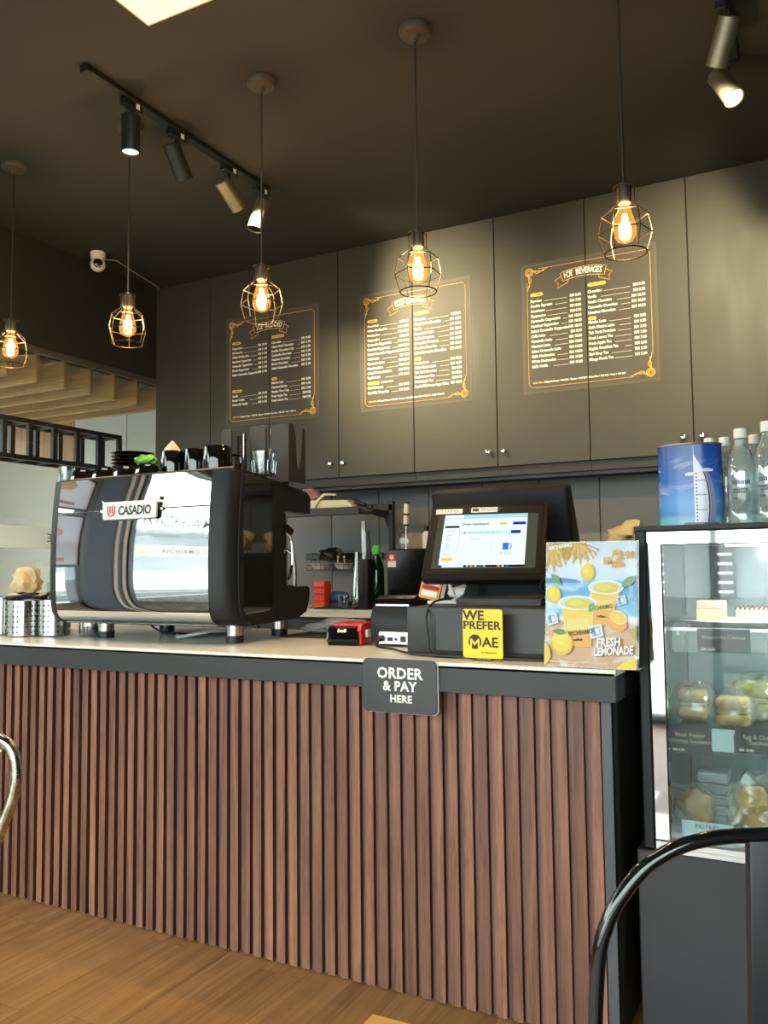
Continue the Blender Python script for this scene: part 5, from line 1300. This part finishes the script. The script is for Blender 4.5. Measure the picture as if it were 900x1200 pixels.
# ================================================================== cake display case
t = thing('display_case', 'glass cake display case with chrome posts on a charcoal base', 'display case', (0.1, 2.5, 0))
CX0, CX1, CF, CBk = -0.428, 0.62, 2.195, 2.78
obj('base_cabinet', B(-0.443, CX1, 2.19, 2.85, 0.02, 0.448, 0.003, 1), 'casebase', t)
obj('plinth', B(-0.43, CX1, 2.21, 2.84, 0, 0.02), 'black', t)
obj('side_frame', B(CX0, CX0+0.028, CF+0.004, CBk, 0.448, 1.25, 0.004, 1), 'blackplastic', t)
obj('corner_post', B(CX0+0.028, CX0+0.066, CF-0.002, CF+0.03, 0.455, 1.236, 0.003, 1), 'chrome', t)
obj('side_glass', B(CX0+0.034, CX0+0.038, CF+0.03, CBk, 0.46, 1.23), 'caseglass', t)
obj('top_rail', B(CX0+0.028, CX1, CF-0.004, CF+0.03, 1.200, 1.236, 0.003, 1), 'chrome', t)
obj('top_board', B(CX0, CX1, CF-0.006, CBk, 1.2365, 1.2495, 0.002, 1), 'blackplastic', t)
obj('inner_roof', B(CX0+0.04, CX1, CF+0.04, CBk, 1.222, 1.236), 'white', t)
obj('light_strip', B(-0.22, CX1-0.05, CF+0.05, CF+0.085, 1.195, 1.221, 0.003, 1), 'led', t)
obj('front_glass', B(CX0+0.066, CX1, CF+0.006, CF+0.011, 0.478, 1.201), 'caseglass', t)
obj('back_pane', B(CX0+0.04, CX1, CBk-0.012, CBk, 0.47, 1.236), 'caseback', t)
obj('bottom_rail', B(CX0+0.028, CX1, CF-0.008, CF+0.028, 0.452, 0.478, 0.004, 1), 'alu', t)
obj('bottom_lip', B(CX0+0.05, CX1, CF-0.012, CF-0.0075, 0.449, 0.462, 0.001, 1), 'alu', t)
obj('floor_deck', B(CX0+0.03, CX1, CF+0.028, CBk, 0.452, 0.476), 'caseinner', t)
obj('shelf', B(CX0+0.05, CX1, 2.275, CBk-0.02, 0.984, 0.990), 'shelfglass', t)
obj('shelf', B(CX0+0.05, CX1, 2.275, CBk-0.02, 0.734, 0.740), 'shelfglass', t)
obj('shelf_edge', B(CX0+0.05, CX1, 2.270, 2.275, 0.983, 0.991), 'alu', t); obj('shelf_edge', B(CX0+0.05, CX1, 2.270, 2.275, 0.733, 0.741), 'alu', t)
obj('tag_rail', B(-0.358, CX1, 2.264, 2.268, 0.930, 0.982), 'acrylic', t); obj('tag_rail', B(-0.372, CX1, 2.264, 2.268, 0.678, 0.732), 'acrylic', t)
for x in (-0.345, 0.3):
    for z in (0.70, 0.95): obj('shelf_bracket', B(x-0.004, x+0.004, 2.30, CBk-0.02, z+0.02, z+0.034), 'steel', t)
lamp('AREA', (0.15, CF+0.07, 1.192), 15.0, (0.9, 0.97, 1.0), t, direction=(0, 0.45, -1), size=(0.7, 0.03))
def ptag(x0, x1, z0, z1, name, price, m, lab, y=2.258, two=''):
    t = thing('price_tag', lab, 'price tag', ((x0+x1)/2, y, z0), group='price tags along the case shelves')
    obj('card', B(x0, x1, y, y+0.0015, z0, z1), m, t)
    c = 'beigeprint' if m == 'tag' else 'blackprint'
    text(name, 0.0145, ((x0+x1)/2, y-0.0006, z0+(z1-z0)*0.58), c, t, align='CENTER', sx=0.95)
    if two: text(two, 0.0145, ((x0+x1)/2, y-0.0006, z0+(z1-z0)*0.36), c, t, align='CENTER', sx=0.95)
    if price: text(price, 0.0085, (x0+0.008, y-0.0006, z0+0.005), 'lettering' if m == 'tag' else c, t, bold=0.0003)
ptag(-0.293, -0.170, 0.931, 0.990, 'Raspberry Cheese', 'RM 12.90', 'tag', 'black price tag for raspberry cheese cake on the upper shelf')
ptag(-0.369, -0.267, 0.678, 0.749, 'Black Pepper', 'RM 9.90', 'tag', 'black price tag for black pepper chicken sandwich, middle shelf', two='Chicken Sandwich')
ptag(-0.213, -0.100, 0.690, 0.751, 'Egg & Cheese', 'RM 10.90', 'tag', 'darkest price tag, at the picture edge of the middle shelf', two='Sandwich')
ptag(-0.267, -0.217, 0.689, 0.737, '', '', 'taglight', 'blank pale blue card between two black price tags')
ptag(-0.342, -0.223, 0.480, 0.518, 'PASTRIES', '', 'taglight', 'pale card leaning at the bottom of the display case', y=2.238)
# plates and food
t = thing('cake_plate', 'oval white plate of cake slices on the upper shelf', 'plate', (-0.22, 2.40, 0.990))
bm = bmesh.new(); lathe(bm, [(0, 0.002), (0.10, 0), (0.135, 0.014), (0.133, 0.017), (0.10, 0.006), (0, 0.006)], (-0.215, 2.40, 0.990), 36, sx=1.05, sy=0.7); obj('body', bm, 'white', t)
def slice_(x0, x1, y0, y1, z, h, m, topm, lab):
    t = thing('cake_slice', lab, 'cake', ((x0+x1)/2, (y0+y1)/2, z))
    obj('sponge', B(x0, x1, y0, y1, z, z+h*0.62, 0.002, 1), m, t); obj('topping', B(x0, x1, y0, y1, z+h*0.62, z+h, 0.003, 1), topm, t)
    return t
slice_(-0.307, -0.237, 2.36, 2.43, 0.9975, 0.058, 'cake', 'cakepink', 'square raspberry topped cake slice on the white plate')
t2 = slice_(-0.210, -0.11, 2.36, 2.43, 0.9975, 0.040, 'cake', 'cake', 'yellow cake slice with chocolate drizzle on the white plate')
bm = bmesh.new()
for k in range(9): tube(bm, [(-0.21+0.011*k, 2.358, 1.036), (-0.205+0.011*k, 2.38, 1.040), (-0.207+0.011*k, 2.43, 1.040)], 0.0035, 5)
obj('drizzle', bm, 'choc', t2)
def wrapped(x0, x1, y0, y1, z, h, m, lab, cat='sandwich', seed=1, soft=0.12):
    t = thing('wrapped_' + cat, lab, cat, ((x0+x1)/2, (y0+y1)/2, z))
    bm = bmesh.new(); lump(bm, ((x0+x1)/2, (y0+y1)/2, z+h*0.46), ((x1-x0)*0.44, (y1-y0)*0.42, h*0.46), soft, 3, seed, h*0.42); obj('filling', bm, m, t, smooth=60)
    bm = bmesh.new(); lump(bm, ((x0+x1)/2, (y0+y1)/2, z+h*0.52), ((x1-x0)*0.55, (y1-y0)*0.5, h*0.52), soft*1.6, 3, seed+90, h*0.50); obj('wrapper', bm, 'plasticwrap', t, smooth=18)
    return t
def loaf(x0, x1, y0, y1, z, h, m, lab, seed):
    t = thing('wrapped_sandwich', lab, 'sandwich', ((x0+x1)/2, (y0+y1)/2, z), group='wrapped sandwiches on the middle shelf')
    for k in range(2):
        obj('bread', B(x0+0.006, x1-0.006, y0+0.004, y1-0.004, z+0.003+k*h*0.5, z+h*0.44+k*h*0.5, 0.012, 3), m, t)
    obj('filling', B(x0+0.009, x1-0.009, y0+0.006, y1-0.006, z+h*0.42, z+h*0.55, 0.003, 1), 'greenbread', t)
    bm = bmesh.new(); lump(bm, ((x0+x1)/2, (y0+y1)/2, z+h*0.54), ((x1-x0)*0.60, (y1-y0)*0.60, h*0.62), 0.16, 3, seed, h*0.53); obj('wrapper', bm, 'plasticwrap', t, smooth=18)
loaf(-0.367, -0.283, 2.35, 2.42, 0.7405, 0.088, 'bread', 'toasted brown wrapped sandwich above the chicken sandwich tag', 81)
loaf(-0.268, -0.175, 2.30, 2.36, 0.7405, 0.080, 'bread', 'smaller wrapped sandwich in the middle of the shelf', 82)
loaf(-0.235, -0.10, 2.42, 2.50, 0.7405, 0.108, 'greenbread', 'tall green flecked wrapped loaf at the picture edge', 83)
wrapped(-0.372, -0.277, 2.33, 2.40, 0.4765, 0.095, 'croissant', 'golden wrapped croissant on the case floor near the chrome post', 'pastry', 84, 0.25)
wrapped(-0.238, -0.13, 2.33, 2.40, 0.4765, 0.118, 'croissant', 'large wrapped pastry on the case floor by the picture edge', 'pastry', 85, 0.28)
for k in range(4):
    bm = bmesh.new(); box(bm, -0.34+0.002*k, -0.245-0.003*k, 2.46, 2.56, 0.4765+0.028*k, 0.4765+0.028*k+0.026, 0.003, 1)
    tag(obj('flat_box', bm, 'caseinner'), ('lowest flat pale box stacked at the back of the case floor', 'second flat pale box up at the back of the case floor', 'third flat pale box up at the back of the case floor', 'topmost flat pale box at the back of the case floor')[k], 'box', 'flat boxes at the back of the case')
t = thing('drinks_list', 'dark hanging list with pale lines inside the case top', 'list', (-0.27, 2.70, 1.06)); obj('board', B(-0.30, -0.235, 2.70, 2.705, 1.05, 1.205), 'tag', t)
for k in range(5): obj('line_print', B(-0.285, -0.245, 2.698, 2.7, 1.065+0.028*k, 1.073+0.028*k), 'lettering', t)

# ================================================================== on the case
CT = 1.2496
t = thing('souvenir_tin', 'oval blue tin printed with a white sail-shaped tower by the sea', 'tin', (-0.318, 2.42, CT))
TR, TH = 0.083, 0.226
tin = ramp_mat('tin_sky_print', 'Z', [(0.0, (120, 190, 204)), (0.10, (110, 178, 206)), (0.16, (70, 136, 200)), (0.30, (84, 146, 212)), (0.55, (40, 98, 182)), (1.0, (26, 66, 150))], 0.22, ((220, 230, 242), 9.0, 0.56, 0.80, (1, 1, 2.2)), 0.0, TH)
bm = bmesh.new(); lathe(bm, [(0, 0), (TR, 0), (TR, TH), (TR-0.003, TH), (TR-0.003, 0.005), (0, 0.005)], (0, 0, 0), 48, sy=0.62); obj('body', bm, tin, t, local=True)
bm = bmesh.new(); tube(bm, [(TR*1.005*math.cos(k*math.pi/24), 0.62*TR*1.005*math.sin(k*math.pi/24), TH) for k in range(48)], 0.0022, 6, closed=True); obj('top_rim', bm, 'alu', t, local=True)
bm = bmesh.new(); tube(bm, [(TR*1.004*math.cos(k*math.pi/24), 0.62*TR*1.004*math.sin(k*math.pi/24), 0.002) for k in range(48)], 0.0018, 6, closed=True); obj('bottom_rim', bm, 'alu', t, local=True)
def wrapprint(name, rows, m, lift=0.0006, nc=6):
    """rows of (z, left, right): arc lengths as a share of the tin's front, laid on its curved side"""
    bm = bmesh.new(); g = []
    for z, a, b in rows:
        row = []
        for k in range(nc+1):
            u = a + (b-a)*k/nc; an = R(-90 + u*90)
            row.append(bm.verts.new(((TR+lift)*math.cos(an), 0.62*(TR+lift)*math.sin(an)-lift*0.3, z*TH)))
        g.append(row)
    for r0, r1 in zip(g, g[1:]):
        for k in range(nc): bm.faces.new((r0[k], r0[k+1], r1[k+1], r1[k]))
    return obj(name, bm, m, t, local=True)
ink = lambda n, c: flatcol(n, c, 0.25)
wrapprint('tower_print', [(.06, .12, .42), (.20, .12, .46), (.35, .12, .46), (.50, .12, .43), (.62, .12, .37), (.72, .12, .28), (.80, .12, .19), (.86, .12, .135)], ink('tower_white', (224, 226, 238)))
wrapprint('mast_print', [(.80, .12, .14), (.97, .125, .135)], ink('tower_white', (224, 226, 238)), 0.0009, 2)
wrapprint('tower_side_print', [(.06, .42, .56), (.20, .46, .60), (.35, .46, .58), (.50, .43, .54), (.62, .37, .46), (.70, .30, .38)], ink('tower_shade', (128, 138, 172)))
wrapprint('rib_print', [(.06, .38, .415), (.20, .415, .45), (.35, .415, .45), (.50, .385, .42), (.62, .33, .36), (.70, .27, .29)], ink('tower_rib', (64, 66, 86)), 0.0009, 2)
for k in range(14): wrapprint('window_print', [(.08+.042*k, .155, .185), (.098+.042*k, .155, .185)], ink('tower_rib', (64, 66, 86)), 0.0009, 1)
for z in (.20, .38, .55): wrapprint('brace_print', [(z, .18, .38), (z+.012, .18, .385)], ink('tower_brace', (150, 154, 172)), 0.0011, 3)
wrapprint('helipad_print', [(.615, -.03, .10), (.64, -.05, .12), (.655, .02, .12)], ink('tower_white', (224, 226, 238)), 0.0009, 3)
wrapprint('crest_print', [(.66, .30, .52), (.685, .22, .55), (.70, .24, .40)], ink('tower_white', (224, 226, 238)), 0.0012, 4)
wrapprint('island_print', [(.03, -.15, .72), (.06, -.05, .66)], ink('island_grey', (92, 100, 118)), 0.0009, 6)
def water_bottle(x, y, h, r, lab):
    t = thing('water_bottle', lab, 'bottle', (x, y, CT), group='clear water bottles on the case')
    bm = bmesh.new(); lathe(bm, [(0, 0.004), (r*0.7, 0.0), (r*0.95, 0.003), (r, 0.012), (r, h*0.17), (r*0.95, h*0.185), (r, h*0.20), (r, h*0.55), (r*0.93, h*0.64), (r*0.68, h*0.76), (r*0.42, h*0.86), (r*0.38, h*0.90), (r*0.38, h*0.93), (0, h*0.93)], (x, y, CT), 32); obj('body', bm, 'water', t)
    bm = bmesh.new(); lathe(bm, [(0, h*0.90), (r*0.47, h*0.90), (r*0.48, h*0.905), (r*0.47, h*0.995), (r*0.44, h), (0, h)], (x, y, CT), 24); obj('cap', bm, 'white', t)
    bm = bmesh.new()
    an0 = -105
    for row, (z, n, w) in enumerate(((0.42, 9, 5.2), (0.36, 7, 5.5), (0.33, 8, 4.0), (0.27, 3, 5.0))):
        for k in range(n):
            a = R(an0-18 + k*w*1.6); hh = 0.010 if row == 0 else 0.005
            pa = [(a-R(w*0.5), z*h), (a+R(w*0.5), z*h), (a+R(w*0.5), z*h+hh), (a-R(w*0.5), z*h+hh)]
            face(bm, [(x+(r+0.0006)*math.cos(q_), y+(r+0.0006)*math.sin(q_), CT+zz) for q_, zz in pa])
    obj('label_print', bm, flatcol('navy_print', (40, 56, 84)), t, smooth=0, kind='stuff')
water_bottle(-0.184, 2.38, 0.256, 0.035, 'clear water bottle standing nearest the blue tin')
water_bottle(-0.118, 2.37, 0.268, 0.036, 'tallest clear water bottle, cut by the picture edge')
water_bottle(-0.236, 2.52, 0.256, 0.033, 'clear water bottle half hidden behind the blue tin')
water_bottle(-0.158, 2.50, 0.254, 0.033, 'clear water bottle in the second row, its cap between the front two')
water_bottle(-0.285, 2.60, 0.268, 0.033, 'clear water bottle of which only the cap shows over the tin')
water_bottle(-0.205, 2.64, 0.268, 0.033, 'rearmost clear water bottle, a sliver between its neighbours')

# ================================================================== chairs and table in the foreground
def plane_pt(base, ax, a, z): return Vector((base[0] + ax[0]*a, base[1] + ax[1]*a, z))
ax = (0.8864, 0.4629); fw = (-0.4629, 0.8864)
base = (-0.012, 1.262)
t = thing('black_tube_chair', 'glossy black bent-tube chair with a black back pad facing the counter', 'chair', (base[0], base[1], 0))
hw = 0.307
half = [(-hw-0.004, 0.44), (-hw-0.002, 0.553), (-hw+0.005, 0.645), (-hw+0.018, 0.690), (-hw+0.038, 0.724), (-hw+0.072, 0.761), (-hw+0.117, 0.785), (-hw+0.165, 0.795), (-hw+0.225, 0.798), (0, 0.800)]
full = half + [(-a, z) for a, z in half[:-1][::-1]]
bm = bmesh.new(); tube(bm, smooth_path([plane_pt(base, ax, a, z) for a, z in full], 5), 0.0098, 12); obj('back_hoop', bm, 'blackchair', t, smooth=60)
bm = bmesh.new(); prism(bm, [(-0.105, 0.792), (0.105, 0.792), (0.112, 0.46), (-0.112, 0.46)], 'Y', -0.008, 0.010, 0.004, 2)
bmesh.ops.transform(bm, matrix=Matrix.Translation((base[0], base[1], 0)) @ Matrix.Rotation(math.atan2(ax[1], ax[0]), 4, 'Z'), verts=bm.verts); obj('back_pad', bm, 'padblack', t)
rotm = Matrix.Translation((base[0], base[1], 0)) @ Matrix.Rotation(math.atan2(ax[1], ax[0]), 4, 'Z')
bm = bmesh.new(); box(bm, -0.27, 0.27, -0.46, -0.012, 0.43, 0.47, 0.012, 3, rotm); obj('seat', bm, 'padblack', t)
for a, f_ in ((-hw, 0.0), (hw, 0.0), (-0.27, -0.44), (0.27, -0.44)):
    p = rotm @ Vector((a, f_, 0.45)); q2 = rotm @ Vector((a*1.03, f_*1.03, 0.0))
    bm = bmesh.new(); cyl(bm, q2, p, 0.0098, seg=12); obj('leg', bm, 'blackchair', t)
# the worn steel hoop chair at the edge of the frame
base2 = (-1.575, 1.125)
t = thing('steel_hoop_chair', 'worn chrome hoop-back chair cut by the frame before the slats', 'chair', (base2[0], base2[1], 0))
hoop = [(0.0, 0.832), (0.06, 0.826), (0.10, 0.811), (0.118, 0.794), (0.128, 0.766), (0.129, 0.724), (0.117, 0.678), (0.097, 0.627), (0.085, 0.57), (0.085, 0.46)]
full = [(-a, z) for a, z in hoop[::-1]] + hoop[1:]
bm = bmesh.new(); tube(bm, smooth_path([plane_pt(base2, ax, a, z) for a, z in full], 5), 0.0118, 12); obj('back_hoop', bm, 'tubesteel', t, smooth=60)
bm = bmesh.new(); tube(bm, smooth_path([plane_pt(base2, ax, a, z) for a, z in [(-0.10, 0.79), (-0.05, 0.806), (0.0, 0.81), (0.05, 0.806), (0.10, 0.79)]], 5), 0.006, 8); obj('back_rail', bm, 'tubesteel', t, smooth=60)
for a in (-0.045, 0.0, 0.045):
    bm = bmesh.new(); cyl(bm, plane_pt(base2, ax, a*0.7, 0.46), plane_pt(base2, ax, a, 0.806), 0.005); obj('spindle', bm, 'tubesteel', t)
m2 = Matrix.Translation((base2[0], base2[1], 0)) @ Matrix.Rotation(math.atan2(ax[1], ax[0]), 4, 'Z')
bm = bmesh.new(); box(bm, -0.13, 0.085, -0.38, -0.02, 0.435, 0.46, 0.01, 2, m2); obj('seat', bm, 'padblack', t)
for a, f_ in ((-0.11, -0.03), (0.06, -0.03), (-0.11, -0.35), (0.06, -0.35)):
    bm = bmesh.new(); cyl(bm, m2 @ Vector((a*1.15, f_*1.1, 0)), m2 @ Vector((a, f_, 0.44)), 0.011); obj('leg', bm, 'tubesteel', t)
t = thing('cafe_table', 'orange wood-topped table whose corner shows at the picture bottom', 'table', (-0.09, 0.41, 0))
obj('top', B(-0.389, 0.21, 0.11, 0.710, 0.712, 0.740, 0.003, 1), 'tabletop', t)
bm = bmesh.new(); cyl(bm, (-0.09, 0.41, 0.02), (-0.09, 0.41, 0.712), 0.035); obj('pedestal', bm, 'black', t)
bm = bmesh.new(); lathe(bm, [(0, 0), (0.22, 0), (0.22, 0.012), (0.05, 0.03), (0, 0.03)], (-0.09, 0.41, 0), 32); obj('base', bm, 'black', t)

# ================================================================== lettering becomes plain mesh
bpy.context.view_layer.update()
dg = bpy.context.evaluated_depsgraph_get()
for o in [o for o in sc.objects if o.type == 'FONT']:
    nm, par, loc, rot, scl = o.name, o.parent, o.location.copy(), o.rotation_euler.copy(), o.scale.copy()
    me = bpy.data.meshes.new_from_object(o.evaluated_get(dg), depsgraph=dg)
    bpy.data.objects.remove(o)
    q = bpy.data.objects.new(nm, me); C.objects.link(q)
    q.parent = par; q.location = loc; q.rotation_euler = rot; q.scale = scl
